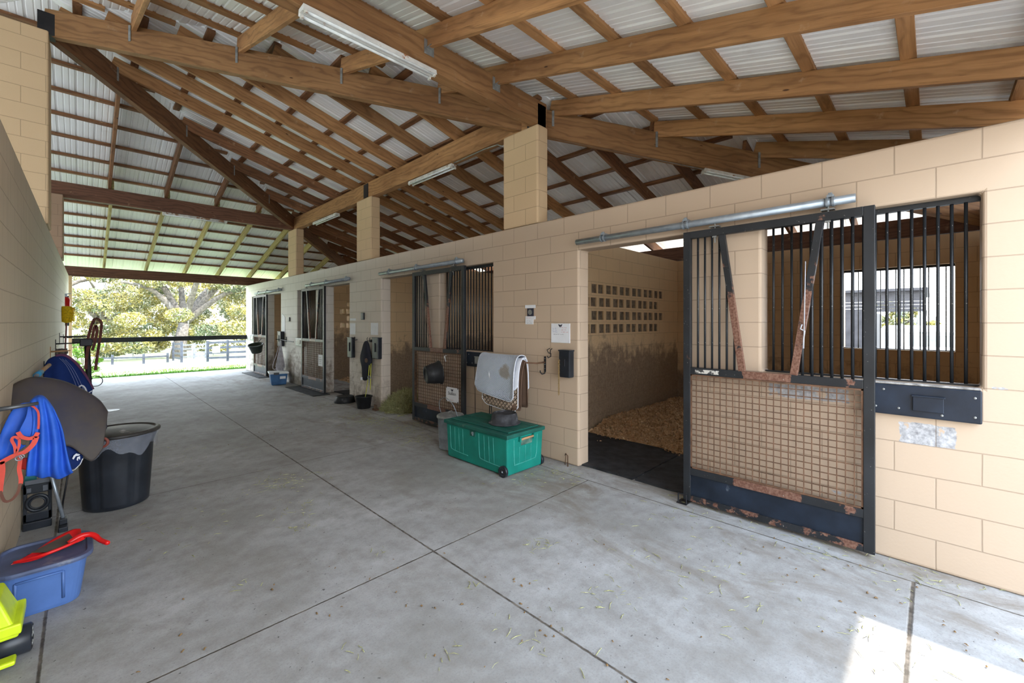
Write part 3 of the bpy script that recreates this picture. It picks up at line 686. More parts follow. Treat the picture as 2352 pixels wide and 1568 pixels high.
# blanket bar carrying saddle pads
BB = thing('blanket_bar', 'brown swinging blanket bar with a black hook plate, holding saddle pads', 'blanket bar', (3.93, 3.317, 1.01))
mb = MB(); mb.box(3.918, 3.929, 3.305, 3.33, 1.03, 1.215); mb.build('plate', m_jack, BB, bevel=.002)
for z in (1.19, 1.12, 1.07): 
    mb = MB(); mb.lathe([(.006, 0), (0, .005)], (3.918, 3.317, z), 8, (-1,0,0)); mb.build('screw', m_galv, BB)
mb = MB(); mb.tube([(3.92, 3.317, 1.05), (3.915, 3.317, 1.012), (3.88, 3.33, 1.005), (3.86, 3.34, 1.03), (3.86, 3.34, 1.05)], .007, 8); mb.build('hook', m_jack, BB, smooth=True)
mb = MB(); mb.tube([(3.92, 3.317, 1.145), (3.80, 3.34, 1.140), (3.68, 3.40, 1.15), (3.66, 3.45, 1.165), (3.66, 4.14, 1.165)], .010, 10); mb.build('bar', m_rustwire, BB, smooth=True)

def spline(P, n):
    P = [Vector(p) for p in P]; out = []
    for i in range(len(P)-1):
        p0 = P[max(i-1, 0)]; p1, p2 = P[i], P[i+1]; p3 = P[min(i+2, len(P)-1)]
        for k in range(n):
            t = k/n; out.append(.5*((2*p1)+(p2-p0)*t+(2*p0-5*p1+4*p2-p3)*t*t+(3*p1-p0-3*p2+p3)*t**3))
    out.append(P[-1]); return out
def loft(rows, n=6, m=6, fold=None):
    "rows of 3D control points -> smooth grid MB"
    R = [spline(r, n) for r in rows]; cols = [spline([r[i] for r in R], m) for i in range(len(R[0]))]
    nr, nc = len(cols[0]), len(cols); vs = []
    for i in range(nr):
        for j in range(nc):
            p = cols[j][i]
            if fold: p = p+fold(i/(nr-1), j/(nc-1))
            vs.append(p)
    mb = MB(); mb.add(vs, [(i*nc+j, i*nc+j+1, (i+1)*nc+j+1, (i+1)*nc+j) for i in range(nr-1) for j in range(nc-1)])
    mb.grid = (vs, nr, nc); return mb
def edge_of(mb):
    vs, nr, nc = mb.grid
    return [vs[j] for j in range(nc)]+[vs[i*nc+nc-1] for i in range(1, nr)]+[vs[(nr-1)*nc+j] for j in range(nc-2, -1, -1)]+[vs[i*nc] for i in range(nr-2, 0, -1)]
def pad(y0, y1, zf, zb, off, mat, bind, nm, label, dip=0, slant=0, rr=.05):
    "saddle pad draped over the bar at x=3.66,z=1.17; front flap towards the aisle"
    X = 3.66; r = .02+off; top = 1.172+off
    def row(y, t):
        # rounded corners: raise the hems near both ends
        e = min(t, 1-t); lift = rr*(1-min(1, e/.14))**2
        zfl = zf+lift*1.2+slant*(t-.5); zbl = zb+lift
        return [(X-r-.055-.03*t, y, zfl), (X-r-.05, y, (zfl+top)/2-.02), (X-r-.03, y, top-.12), (X-r*.9, y, top-.025), (X, y, top+.004), (X+r, y, top-.03), (X+r+.02, y, top-.16), (X+r+.03, y, zbl)]
    ts = [0, .05, .12, .3, .5, .7, .88, .95, 1]
    rows = [row(y0+(y1-y0)*t, t) for t in ts]
    wob = lambda a, b: Vector((.010*math.sin(a*9+off*90)*(.3+abs(b-.5)), 0, -.010*math.sin(math.pi*a)*dip))
    mb = loft(rows, 5, 4, wob); P = thing(nm, label, 'saddle pad', (X, (y0+y1)/2, zf), 'saddle pads on the blanket bar')
    mb.build('pad_body', mat, P, smooth=True, solid=.010)
    e = MB(); e.tube(edge_of(mb), .006, 6, closed=True); e.build('binding', bind, P, smooth=True)
    return P
pad(3.46, 4.12, .74, .80, .060, m_pad, m_padp, 'saddle_pad', 'white quilted saddle pad with a tan stain, draped on top', 1, .10)
pad(3.42, 3.88, .88, .80, .030, m_padp, m_padp, 'saddle_pad', 'pale blue white pad folded under the stained white pad', 1, .1)
pad(3.44, 4.02, .60, .64, .014, m_padt, m_padp, 'saddle_pad', 'tan quilted saddle pad with white edging showing below the white pads', 1, .05)
pad(3.40, 3.56, .60, .62, -.004, m_brown, m_brown, 'saddle_pad', 'dark brown pad at the back of the pad stack', 0, 0)

def sheet_on_wall(nm, y0, y1, z0, z1, label, cat, mat=m_paper, X=3.928, th=.003, group=None):
    mb = MB(); mb.box(X-th, X, y0, y1, z0, z1); o = mb.build(nm, mat); return tag(o, label, cat, group)
def marks(X, y0, y1, z0, z1, rows, mat, parent, seed=1, thick=.0022):
    "short handwritten strokes"
    r = random.Random(seed); mb = MB()
    for k in range(rows):
        z = z1-(k+.5)*(z1-z0)/rows; y = y1-.004; pts = []
        while y > y0+.004:
            L = r.uniform(.012, .04)
            q = [(X, y-L*t/5, z+r.uniform(-.0045, .0045)) for t in range(6)]
            if y-L > y0: mb.tube([Vector(p_) for p_ in q], thick*.5, 4)
            y -= L+r.uniform(.006, .02)
    if mb.v: return mb.build('writing', mat, parent)
def butterfly(X, yc, zc, s, mat, parent, nm='emblem'):
    mb = MB()
    for sg in (-1, 1):
        for (dy, dz, a, b) in ((.30, .12, .30, .20), (.24, -.16, .18, .16)):
            n = 12; vs = [(X, yc+sg*(dy+a*math.cos(t)+.08*math.sin(t))*s, zc+(dz+b*math.sin(t)+.1*math.cos(t))*s) for t in [2*math.pi*k/n for k in range(n)]]
            mb.add(vs, [tuple(range(n)) if sg > 0 else tuple(range(n-1, -1, -1))])
    mb.box(X-.001, X+.0005, yc-.05*s, yc+.05*s, zc-.3*s, zc+.3*s); return mb.build(nm, mat, parent)
def text(body, size, X, y, z, mat, parent, nm='lettering', align='CENTER'):
    cu = bpy.data.curves.new(nm, 'FONT'); cu.body = body; cu.size = size; cu.align_x = align; cu.extrude = .0006; cu.materials.append(mat)
    q = bpy.data.objects.new(nm, cu); me = bpy.data.meshes.new_from_object(q); bpy.data.objects.remove(q)
    o = bpy.data.objects.new(nm, me); COL.objects.link(o); o.parent = parent; o.location = Vector((X, y, z))-WORLD[parent.name]
    o.rotation_euler = (math.pi/2, 0, -math.pi/2); return o

wb = thing('notice_board', 'white paper notice with an emblem and handwriting, above the black feeder box', 'notice', (3.925, 3.085, 1.386))
mb = MB(); mb.box(3.921, 3.928, 2.947, 3.222, 1.386, 1.612); mb.build('board', m_paper, wb, bevel=.002)
butterfly(3.9203, 3.085, 1.585, .05, m_ink, wb)
marks(3.9203, 3.11, 3.205, 1.50, 1.565, 3, m_inkb, wb, 3); marks(3.9203, 2.965, 3.075, 1.50, 1.575, 3, m_inkr, wb, 5); marks(3.9203, 3.03, 3.19, 1.475, 1.495, 1, m_ink, wb, 9)
sg = thing('stall_card', 'small card set on the wall, dark photo between white strips, right of the second window', 'card', (3.925, 3.56, 1.58))
mb = MB(); mb.box(3.923, 3.928, 3.475, 3.645, 1.80, 1.84); mb.build('top_strip', m_paper, sg)
mb = MB(); mb.box(3.922, 3.928, 3.505, 3.61, 1.70, 1.80); mb.build('photo', m_ink, sg)
mb = MB(); mb.lathe([(.03, 0), (.034, .002), (.02, .003)], (3.9215, 3.56, 1.75), 16, (-1,0,0)); mb.build('dial', m_galvd, sg)
mb = MB(); mb.box(3.923, 3.928, 3.475, 3.64, 1.66, 1.70); mb.box(3.923, 3.928, 3.51, 3.64, 1.60, 1.66); mb.build('lower_card', m_paper, sg)
marks(3.9222, 3.49, 3.63, 1.665, 1.695, 1, m_inkr, sg, 2); marks(3.9222, 3.53, 3.625, 1.605, 1.655, 2, m_ink, sg, 4)

# sign, bucket and loop on the second door
S = thing('stall_sign', 'small white sign reading Stallion wired to the door mesh', 'sign', (3.833, 5.02, .45))
mb = MB(); mb.box(3.830, 3.836, 4.87, 5.17, .452, .668); mb.build('board', m_paper, S, bevel=.003)
text('Stallion', .066, 3.8285, 5.02, .555, m_ink, S); butterfly(3.8285, 5.02, .625, .05, m_ink, S); marks(3.8285, 4.97, 5.07, .475, .490, 1, m_inkr, S, 8)
for (y, z) in ((4.885, .66), (5.155, .66), (4.885, .462), (5.155, .462)):
    mb = MB(); mb.box(3.826, 3.838, y-.006, y+.006, z-.009, z+.009); mb.build('wire_tie', m_ink, S)
B = thing('rubber_bucket', 'black rubber bucket hanging sideways on the second stall door', 'bucket', (3.72, 5.33, .75))
ax = Vector((-.93, .30, -.12)).normalized(); c0 = Vector((3.79, 5.25, .875))
mb = MB(); mb.lathe([(.165, 0), (.178, .004), (.178, .022), (.163, .026), (.150, .12), (.147, .125), (.144, .14), (.128, .225), (.118, .232), (.085, .232), (.08, .225), (0, .225)], c0, 40, ax)
mb.lathe([(.160, .001), (.14, .14), (.12, .215), (0, .215)], c0, 40, ax); mb.build('body', m_black, B, smooth=True)
mb = MB(); mb.ring_of(c0+ax*.01, .172, .008, ax, 36); mb.build('rim', m_black, B, smooth=True)
mb = MB(); mb.tube([(3.82, 5.16, 1.04), (3.80, 5.17, 1.12), (3.83, 5.155, 1.13)], .006, 8); mb.build('hanging_strap', m_paper, B, smooth=True)

# galvanised can with bail
Cn = thing('galvanised_can', 'small galvanised lidded can between the green chest and the stall door', 'can', (3.375, 4.46, 0))
cc = (3.375, 4.46, 0)
mb = MB(); mb.lathe([(.138, .004), (.142, 0), (.146, .012), (.142, .02), (.150, .14), (.153, .145), (.152, .15), (.163, .405), (.168, .41), (.165, .42)], cc, 40); mb.build('body', m_galv, Cn, smooth=True)
mb = MB(); mb.lathe([(.172, .395), (.176, .40), (.176, .42), (.165, .432), (.15, .436), (.10, .447), (0, .452)], cc, 40); mb.tube([(3.345, 4.46, .448), (3.35, 4.46, .472), (3.40, 4.46, .472), (3.405, 4.46, .448)], .005, 6); mb.build('lid', m_galvd, Cn, smooth=True)
mb = MB(); mb.tube(spline([(3.375, 4.29, .37), (3.33, 4.285, .50), (3.30, 4.33, .60), (3.30, 4.46, .655), (3.30, 4.59, .60), (3.33, 4.635, .50), (3.375, 4.63, .37)], 5), .0042, 6); mb.build('bail_handle', m_galv, Cn, smooth=True)

# green wheeled chest
Gc = thing('storage_chest', 'large green wheeled plastic chest against the wall', 'chest', (3.40, 3.66, 0))
x0, x1, y0, y1 = 3.115, 3.69, 3.15, 4.20
def taper_box(mb, x0, x1, y0, y1, z0, z1, k):
    return mb.add([(x0+k, y0+k, z0), (x1-k, y0+k, z0), (x1-k, y1-k, z0), (x0+k, y1-k, z0), (x0, y0, z1), (x1, y0, z1), (x1, y1, z1), (x0, y1, z1)], [(0,3,2,1),(4,5,6,7),(0,1,5,4),(1,2,6,5),(2,3,7,6),(3,0,4,7)])
mb = MB(); taper_box(mb, x0, x1, y0, y1, .012, .41, .014); mb.build('body', m_green, Gc, bevel=.018, seg=3)
mb = MB(); mb.box(x0-.022, x1+.01, y0-.022, y1+.022, .41, .452); mb.box(x0+.05, x1-.05, y0+.03, y1-.03, .452, .466)
mb.build('lid', m_greend, Gc, bevel=.012, seg=3)
for k in range(3):
    mb = MB(); xx = x0+.13+k*.15; mb.box(xx, xx+.012, y0+.02, y1-.02, .464, .470); mb.build('lid_rib', m_greend, Gc, bevel=.003)
def uframe(mb, P):
    mb.tube(spline(P, 4), .005, 6)
fx = x0-.001
for (ya, yb) in ((3.98, 4.12), (3.30, 3.64)):      # raised ribs on the long face
    pass
mb = MB(); X_ = x0+.002
def fz(z): return X_+.012*(1-(z/.41))
for (ya, yb, yo) in ((4.12, 3.80, 1), (3.60, 3.26, 1)):
    P = [(fz(.39), ya, .39), (fz(.25), ya, .25), (fz(.14), ya-.005, .14), (fz(.11), ya-.03, .112), (fz(.10), (ya+yb)/2, .10), (fz(.09), yb, .094)]
    mb.tube(spline(P, 4), .0055, 6)
    for k in range(3):
        yk = ya-.085-k*.075; mb.tube([(fz(.385), yk, .385), (fz(.105), yk-.004, .105)], .0045, 6)
    mb.build('front_moulding', m_greendust, Gc, smooth=True); mb = MB()
mb = MB(); P = [(3.22, y0+.004, .38), (3.225, y0+.006, .2), (3.235, y0+.008, .12), (3.26, y0+.008, .11), (3.54, y0+.008, .12), (3.57, y0+.008, .14), (3.585, y0+.006, .2), (3.59, y0+.004, .38)]
mb.tube(spline(P, 4), .0055, 6)
for xx in (3.31, 3.40, 3.49): mb.tube([(xx, y0+.004, .29), (xx, y0+.009, .12)], .003, 6)
mb.build('side_moulding', m_greendust, Gc, smooth=True)
mb = MB(); mb.box(3.325, 3.505, y0-.004, y0+.03, .30, .385); mb.build('handle_recess', M('dusty_recess', (.10, .20, .16), .8, 0, .3, 20), Gc, bevel=.01)
mb = MB(); mb.tube([(3.30, y0-.018, .372), (3.50, y0-.018, .378)], .0125, 12); mb.build('grip', m_dowel, Gc, smooth=True)
for xx in (3.295, 3.51):
    mb = MB(); mb.box(xx-.012, xx+.012, y0-.03, y0+.01, .352, .40); mb.build('grip_bracket', m_green, Gc, bevel=.004)
mb = MB(); mb.box(x0-.004, x0+.03, 3.655, 3.755, .335, .405); mb.build('lock_recess', m_greend, Gc, bevel=.008)
mb = MB(); mb.lathe([(.016, 0), (.016, .008), (.010, .012), (0, .012)], (x0-.003, 3.70, .375), 14, (-1,0,0)); mb.box(x0-.014, x0-.004, 3.688, 3.70, .35, .37); mb.build('lock', m_galv, Gc)
for xx, nm in ((x0+.01, 'a'), (x1-.012, 'b')):
    mb = MB(); sgn = -1 if nm == 'a' else 1
    mb.lathe([(0, 0), (.02, 0), (.022, .006), (.032, .008), (.036, .002), (.056, .002), (.060, .004), (.060, .034), (.055, .038), (0, .038)], (xx-sgn*.0 + (-.03 if sgn < 0 else .03), y0+.055, .060), 28, (-sgn,0,0)); mb.build('wheel', m_blackp, Gc, smooth=True)
    mb = MB(); mb.lathe([(.010, 0), (.008, .006), (0, .008)], (xx+sgn*.03, y0+.055, .060), 12, (sgn,0,0)); mb.build('hub_cap', m_galv, Gc)
# feed pan upside down on the chest
pn = thing('feed_pan', 'speckled black rubber feed pan upside down on the green chest', 'feed pan', (3.42, 3.50, .47))
mp = M('speckled_rubber', (.045, .046, .052), .8, 0, .3, 12, bump=.004, wear=(.16, .16, .17), wear_at=.58)
mb = MB(); mb.lathe([(.178, 0), (.182, .006), (.178, .014), (.158, .018), (.150, .075), (.140, .112), (.125, .118), (.118, .110), (0, .108)], (3.42, 3.50, .471), 44); mb.build('pan_body', mp, pn, smooth=True)
mb = MB(); mb.ring_of((3.42, 3.50, .587), .128, .005, (0,0,1), 40); mb.ring_of((3.42, 3.50, .479), .179, .006, (0,0,1), 40); mb.build('rim', mp, pn, smooth=True)
# wire conduit and wire stand behind the chest
mb = MB(); mb.tube([(3.925, 4.62, 1.0), (3.925, 4.615, .70), (3.922, 4.605, .02)], .004, 6); tag(mb.build('wall_cable', m_jack, smooth=True), 'thin dark cable running down the wall from the small feed door', 'cable')
mb = MB(); mb.tube([(3.90, 4.20, .02), (3.91, 4.24, .30), (3.90, 4.265, .62), (3.905, 4.28, .62), (3.91, 4.31, .02)], .006, 6); tag(mb.build('wire_hook_rod', m_jack, smooth=True), 'bent thin steel rod leaning on the wall behind the green chest', 'rod')
mb = MB(); mb.lathe([(.012, 0), (.014, .01), (.0, .02)], (3.92, 4.49, .86), 10, (-1,0,0)); tag(mb.build('wall_bolt', m_jack), 'small dark bolt in the wall left of the saddle pads', 'bolt')
# floor stop hooks
for (x, y, l) in ((3.86, 2.93, 'small rusty hook in the floor at the corner of the nearest doorway'), ):
    mb = MB(); mb.tube([(x, y, 0), (x, y, .12), (x+.01, y+.03, .13), (x+.04, y+.06, .125), (x+.05, y+.075, .10)], .006, 8); mb.tube([(x+.03, y+.06, 0), (x+.035, y+.055, .10)], .005, 8); tag(mb.build('floor_hook', m_rustwire, smooth=True), l, 'hook')
mb = MB(); p_ = Vector((3.80, 1.64, 0)); mb.tube([p_, p_+Vector((0, 0, .085)), p_+Vector((.005, -.07, .085)), p_+Vector((.005, -.07, 0))], .007, 8); mb.box(3.78, 3.90, 1.56, 1.65, 0, .008)
tag(mb.build('door_guide', m_jack, smooth=False), 'steel floor guide at the lower corner of the nearest stall door', 'bracket')
mb = MB(); p_ = Vector((3.82, 7.33, 0)); mb.tube([p_, p_+Vector((0, .02, .10)), p_+Vector((0, -.05, .10)), p_+Vector((0, -.06, 0))], .010, 8); mb.box(3.79, 3.86, 7.25, 7.38, 0, .03); tag(mb.build('door_guide', m_rustwire), 'rusty floor guide at the corner of the second doorway', 'bracket')

# ------------------------------------------------------------------ stall interiors
def mat_slab(x0, x1, y0, y1, label, seed=0):
    r = random.Random(seed); mb = MB(); n = 14; P = []
    cs = [(x0,y0),(x1,y0),(x1,y1),(x0,y1)]
    for i in range(4):
        a, b = cs[i], cs[(i+1)%4]
        for k in range(n): t = k/n; P.append((a[0]+(b[0]-a[0])*t+r.uniform(-.006,.006), a[1]+(b[1]-a[1])*t+r.uniform(-.006,.006)))
    N_ = len(P); mb.add([(x, y, .001) for x, y in P]+[(x, y, .018) for x, y in P], [tuple(range(N_-1,-1,-1)), tuple(range(N_, 2*N_))]+[(i, (i+1)%N_, N_+(i+1)%N_, N_+i) for i in range(N_)])
    return tag(mb.build('rubber_mat', m_mat), label, 'mat')
mat_slab(4.00, 5.22, 2.205, 3.62, 'black rubber floor mat just inside the nearest doorway, left piece', 1)
mat_slab(4.00, 5.22, .95, 2.185, 'black rubber floor mat inside the nearest stall, right piece', 2)
mat_slab(4.14, 5.5, 8.1, 9.9, 'black rubber mat on the floor of the third stall', 3)
mat_slab(3.56, 3.92, 9.6, 11.4, 'worn black mat lying before the third stall door', 4)
mat_slab(3.60, 3.92, 13.8, 15.6, 'worn dark mat lying before the farthest stall door', 5)
mat_slab(4.14, 5.6, 5.2, 7.8, 'black rubber mat on the floor of the second stall', 6)

def heap(x0, x1, y0, y1, hfun, mat, nm, label, cat, chips, res=.05, seed=3, size=(.012, .035), cols=None, flat=.5):
    nx, ny = int((x1-x0)/res), int((y1-y0)/res); r = np.random.default_rng(seed); vs = []; 
    H = np.zeros((nx+1, ny+1))
    for i in range(nx+1):
        for j in range(ny+1):
            x, y = x0+(x1-x0)*i/nx, y0+(y1-y0)*j/ny; H[i, j] = hfun(x, y); vs.append((x, y, H[i, j]))
    mb = MB(); mb.add(vs, [(i*(ny+1)+j, (i+1)*(ny+1)+j, (i+1)*(ny+1)+j+1, i*(ny+1)+j+1) for i in range(nx) for j in range(ny)])
    base = len(mb.v); P = []; F = []
    k = 0
    while k < chips:
        x, y = r.uniform(x0, x1), r.uniform(y0, y1); z = hfun(x, y)
        if z < .004 and r.random() > .02: 
            k += .3; continue
        L = r.uniform(*size)*.5; W_ = L*r.uniform(.25, .7) if size[1] < .1 else L*.045
        a = Vector(r.normal(size=3)); a.z *= flat; a.normalize(); b = Vector(r.normal(size=3)); b = (b-a*b.dot(a)).normalized()
        c = Vector((x, y, max(z, 0)+abs(L*a.z)*.6+.004)); n_ = len(P)
        P += [tuple(c-a*L-b*W_), tuple(c+a*L-b*W_), tuple(c+a*L+b*W_), tuple(c-a*L+b*W_)]; F.append((n_, n_+1, n_+2, n_+3)); k += 1
    mb.add(P, F); o = mb.build(nm, mat, loc=(x0, y0, 0)); return tag(o, label, cat, None, 'stuff')
def litter_mat(name, cols):
    g = N(name, .85); r = g.n('NewGeometry').outputs['Random Per Island']; f = g.noise(g.pos(), 45, 3, .7)
    c = g.mix(r, cols[0], cols[1]); c = g.mix(g.mr(g.noise(g.pos(), 60, 3), .55, .7, 0, .6), c, cols[2]); c = g.mix(g.mr(f, .35, .5, .35, 0), c, (.10, .05, .02)); g.col(c); g.bump(f, .8, .02); return g.m
m_shav = litter_mat('wood_shavings', ((.66, .46, .27), (.50, .30, .15), (.84, .72, .54)))
def h1(x, y):
    e = (x-5.0)*.55+(mnoise.noise((x*1.2, y*1.2, 0)))*.25-(.35 if y > 3.2 else 0)*0
    edge = min(1, max(0, (x-5.05-.25*mnoise.noise((y*2, 3, 1)))/.9)); edge = edge*edge*(3-2*edge)
    return -.01+edge*(.15+.05*mnoise.noise((x*2.2, y*2.2, 4)))+.02*mnoise.noise((x*7, y*7, 2))*edge
heap(4.9, 8.36, -.6, 3.60, h1, m_shav, 'wood_shavings', 'deep bed of pale wood shavings in the nearest stall', 'shavings', 26000, .06, size=(.02, .055))
def h3(x, y): return -.01+.12*min(1, max(0, (x-5.0)/.9))+.02*mnoise.noise((x*5, y*5, 2))
heap(5.0, 8.3, 8.12, 11.9, h3, m_shav, 'wood_shavings', 'bed of wood shavings at the back of the third stall', 'shavings', 3000, .12, 5, size=(.03, .06))
m_hay = litter_mat('green_hay', ((.46, .46, .24), (.30, .31, .13), (.68, .66, .44)))
def h2(x, y):
    d = math.hypot((x-4.28)/.42, (y-7.0)/.42); return -.02+.27*max(0, 1-d*d)+.03*mnoise.noise((x*9, y*9, 1))*max(0, 1-d)
heap(3.86, 4.72, 6.50, 7.29, h2, m_hay, 'hay_pile', 'pile of green hay inside the second doorway', 'hay', 9000, .03, 8, size=(.08, .24), flat=.45)

# loose hay, straw and chips on the aisle floor
def scatter(spots, mat, nm, label, seed, L=(.02, .07), th=.0016):
    r = random.Random(seed); mb = MB()
    for (cx, cy, rad, n) in spots:
        for k in range(n):
            x = r.gauss(cx, rad*.5); y = r.gauss(cy, rad*.5); 
            if x < -.25: continue
            l = r.uniform(*L); a = r.uniform(0, math.pi); z = .003+r.random()*.004
            b = a+r.uniform(-.5, .5); p0 = Vector((x, y, z)); p1 = p0+Vector((math.cos(a)*l/2, math.sin(a)*l/2, .002)); p2 = p1+Vector((math.cos(b)*l/2, math.sin(b)*l/2, 0)); w_ = th*r.uniform(.6, 1.6)
            s1 = Vector((-math.sin(a), math.cos(a), 0))*w_
            mb.add([p0-s1, p1-s1, p2-s1, p2+s1, p1+s1, p0+s1, p1+Vector((0,0,w_*1.5))], [(0,1,6), (1,2,6), (2,3,6), (3,4,6), (4,5,6), (5,0,6)])
    o = mb.build(nm, mat, loc=(0,0,0)); return tag(o, label, 'straw', None, 'stuff')
F = lambda u, v: tuple(at(u, v, Z=0))[:2]
sp = [(*F(u, v), rad, n) for (u, v, rad, n) in ((665, 1105, .30, 90), (690, 1170, .2, 25), (680, 1218, .12, 16), (1240, 1252, .12, 22), (1380, 1378, .15, 14), (610, 1110, .25, 20), (1035, 1510, .12, 8), (830, 1500, .1, 6), (560, 1340, .1, 6), (1090, 1350, .05, 5), (870, 1275, .08, 6),
    (860, 968, .35, 220), (925, 985, .5, 240), (800, 960, .4, 90), (960, 1010, .3, 100), (750, 930, .5, 80), (1190, 1085, .4, 60), (1300, 1090, .3, 60), (1600, 1170, .5, 60), (1900, 1260, .5, 60), (2150, 1340, .3, 40), (1700, 1350, .4, 30), (1980, 1440, .1, 12), (2130, 1540, .2, 12), (1500, 1300, .6, 40), (1250, 1480, .3, 20), (480, 1200, .6, 40), (380, 1050, .8, 50), (1400, 1060, .4, 60), (1480, 1050, .4, 60))]
scatter(sp, m_hay, 'loose_hay', 'loose wisps of hay scattered over the aisle floor', 11)
scatter([(*F(u, v), rad, n) for (u, v, rad, n) in ((1500, 1475, .9, 26), (1900, 1350, .6, 20), (1100, 1400, .9, 16), (700, 1350, .9, 16), (2250, 1480, .25, 10), (1232, 1405, .08, 3), (1245, 1460, .1, 3), (1160, 1350, .2, 3), (600, 1000, .8, 20), (1480, 1075, .3, 40))], M('dead_leaf', (.20, .12, .05), .9), 'leaf_litter', 'small dry brown leaf bits scattered over the floor', 12, (.008, .022), .003)

# ------------------------------------------------------------------ wall between second and third doorways
sheet_on_wall('stall_card', 8.36, 8.60, 1.37, 1.60, 'white notice right of the third doorway', 'card')
sheet_on_wall('stall_card', 7.42, 7.70, 1.38, 1.61, 'white notice on the pier left of the second doorway', 'card')
sheet_on_wall('stall_card', 8.34, 8.60, 1.655, 1.70, 'narrow white strip above the white notice by the third doorway', 'card')
mb = MB(); mb.box(3.89, 3.928, 7.95, 8.05, 1.67, 1.81); tag(mb.build('wall_switch', m_blackp, bevel=.01), 'small dark switch box on the dirty block pier above the black hood', 'switch')
black_feeder(8.37, 8.57, .90, 1.31, 'narrow grey and black wall feeder by the third doorway', xd=.08)
black_feeder(7.27, 7.49, .94, 1.335, 'grey wall feeder by the second doorway, behind the black hood', xd=.09)
for (y, l) in ((7.72, 'black double hook holding the black hood on the dirty pier'), (8.27, 'tiny dark hook beside the narrow wall feeder')):
    mb = MB(); mb.tube([(3.925, y, 1.27), (3.87, y, 1.26), (3.855, y, 1.30), (3.87, y, 1.33)], .007, 6)
    if y < 8: mb.tube([(3.925, y-.10, 1.27), (3.87, y-.10, 1.26), (3.855, y-.10, 1.30), (3.87, y-.10, 1.33)], .007, 6); mb.box(3.915, 3.928, y-.12, y+.02, 1.24, 1.29)
    tag(mb.build('wall_hook', m_jack, smooth=True), l, 'hook')
Hd = thing('horse_hood', 'black mesh horse hood hanging from the hook on the dirty pier', 'horse hood', (3.84, 7.72, .48))
cx_, cy_ = 3.855, 7.74
mb = MB(); rr = [(.025, .035, 1.27, .0), (.05, .09, 1.20, .0), (.055, .13, 1.10, .01), (.065, .21, .98, .02), (.07, .22, .86, .02), (.06, .15, .76, 0), (.055, .14, .66, .0), (.045, .12, .56, .03), (.03, .05, .49, .06)]
n = 20; vs = []
for k, (a, b, z, dy) in enumerate(rr):
    for q in range(n): t = 2*math.pi*q/n; vs.append((cx_-.0+a*math.cos(t)*(1+.15*math.sin(3*t+k)), cy_+dy+b*math.sin(t), z))
mb.add(vs, [(k*n+q, k*n+(q+1)%n, (k+1)*n+(q+1)%n, (k+1)*n+q) for k in range(len(rr)-1) for q in range(n)]+[tuple(range(n-1,-1,-1)), tuple((len(rr)-1)*n+q for q in range(n))])
mb.build('hood_body', m_mask, Hd, smooth=True, sub=1)
mb = MB(); mb.lathe([(.045, 0), (.04, .008), (0, .01)], (3.785, 7.60, .90), 12, (-1,0,0), sx=1.3); mb.build('eye_patch', m_brown, Hd)
mb = MB(); mb.tube([(3.80, 7.83, .56), (3.795, 7.82, .51)], .02, 8); mb.build('tag', m_paper, Hd)
mb = MB(); mb.tube(spline([(3.87, 7.62, 1.0), (3.83, 7.58, .75), (3.82, 7.60, .55), (3.80, 7.66, .24), (3.80, 7.69, .18)], 6), .008, 6); mb.tube(spline([(3.87, 7.58, .9), (3.84, 7.54, .65), (3.84, 7.55, .35)], 6), .009, 6)
tag(mb.build('lead_rope', m_yrope, smooth=True), 'yellow lead rope hanging down into the black bucket', 'rope')
mb = MB(); mb.ring_of((3.82, 7.56, .58), .03, .008, (1,.4,0), 16); mb.tube([(3.82, 7.56, .55), (3.82, 7.55, .48)], .009, 6); tag(mb.build('metal_snap', m_galv, smooth=True), 'silver snap hanging beside the black hood', 'snap')
def bucket(x, y, r0, r1, h, mat, label, nm='bucket', handle=True, inner=True):
    B = thing(nm, label, 'bucket', (x, y, 0)); mb = MB()
    mb.lathe([(r0, .002), (r0+.004, .006), (r1, h-.02), (r1+.012, h-.018), (r1+.012, h), (r1-.004, h), (r0-.008, .02), (0, .02)], (x, y, 0), 32); mb.build('body', mat, B, smooth=True)
    mb = MB(); mb.ring_of((x, y, h-.004), r1+.006, .007, (0,0,1), 32); mb.build('rim', mat, B, smooth=True)
    if handle: mb = MB(); mb.tube([(x+(r1+.01)*math.cos(a), y+(r1+.01)*math.sin(a)*1.0, h-.02-.05*math.sin(math.pi*(a)/math.pi)) for a in [math.pi*k/12 for k in range(13)]], .004, 6); mb.build('bail_handle', m_galvd, B, smooth=True)
    return B
bucket(3.765, 7.66, .115, .145, .23, m_black, 'black bucket on the floor below the black hood')
P_ = thing('feed_pan', 'low black rubber feed pan on the floor right of the third doorway', 'feed pan', (3.77, 8.50, 0))
mb = MB(); mb.lathe([(.20, 0), (.205, .008), (.17, .12), (.155, .13), (.12, .122), (0, .12)], (3.77, 8.50, .001), 36); mb.build('pan_body', m_black, P_, smooth=True)
mb = MB(); mb.ring_of((3.77, 8.50, .012), .202, .008, (0,0,1), 32); mb.build('rim', m_black, P_, smooth=True)
mb = MB(); mb.lathe([(0, 0), (.05, .01), (.085, .05), (.09, .09), (.085, .13), (.05, .17), (0, .18)], (5.2, 9.75, .02), 20); tag(mb.build('horse_ball', M('dark_red_rubber', (.35, .02, .02), .5), smooth=True), 'dark red ball on the mat in the third stall', 'ball')
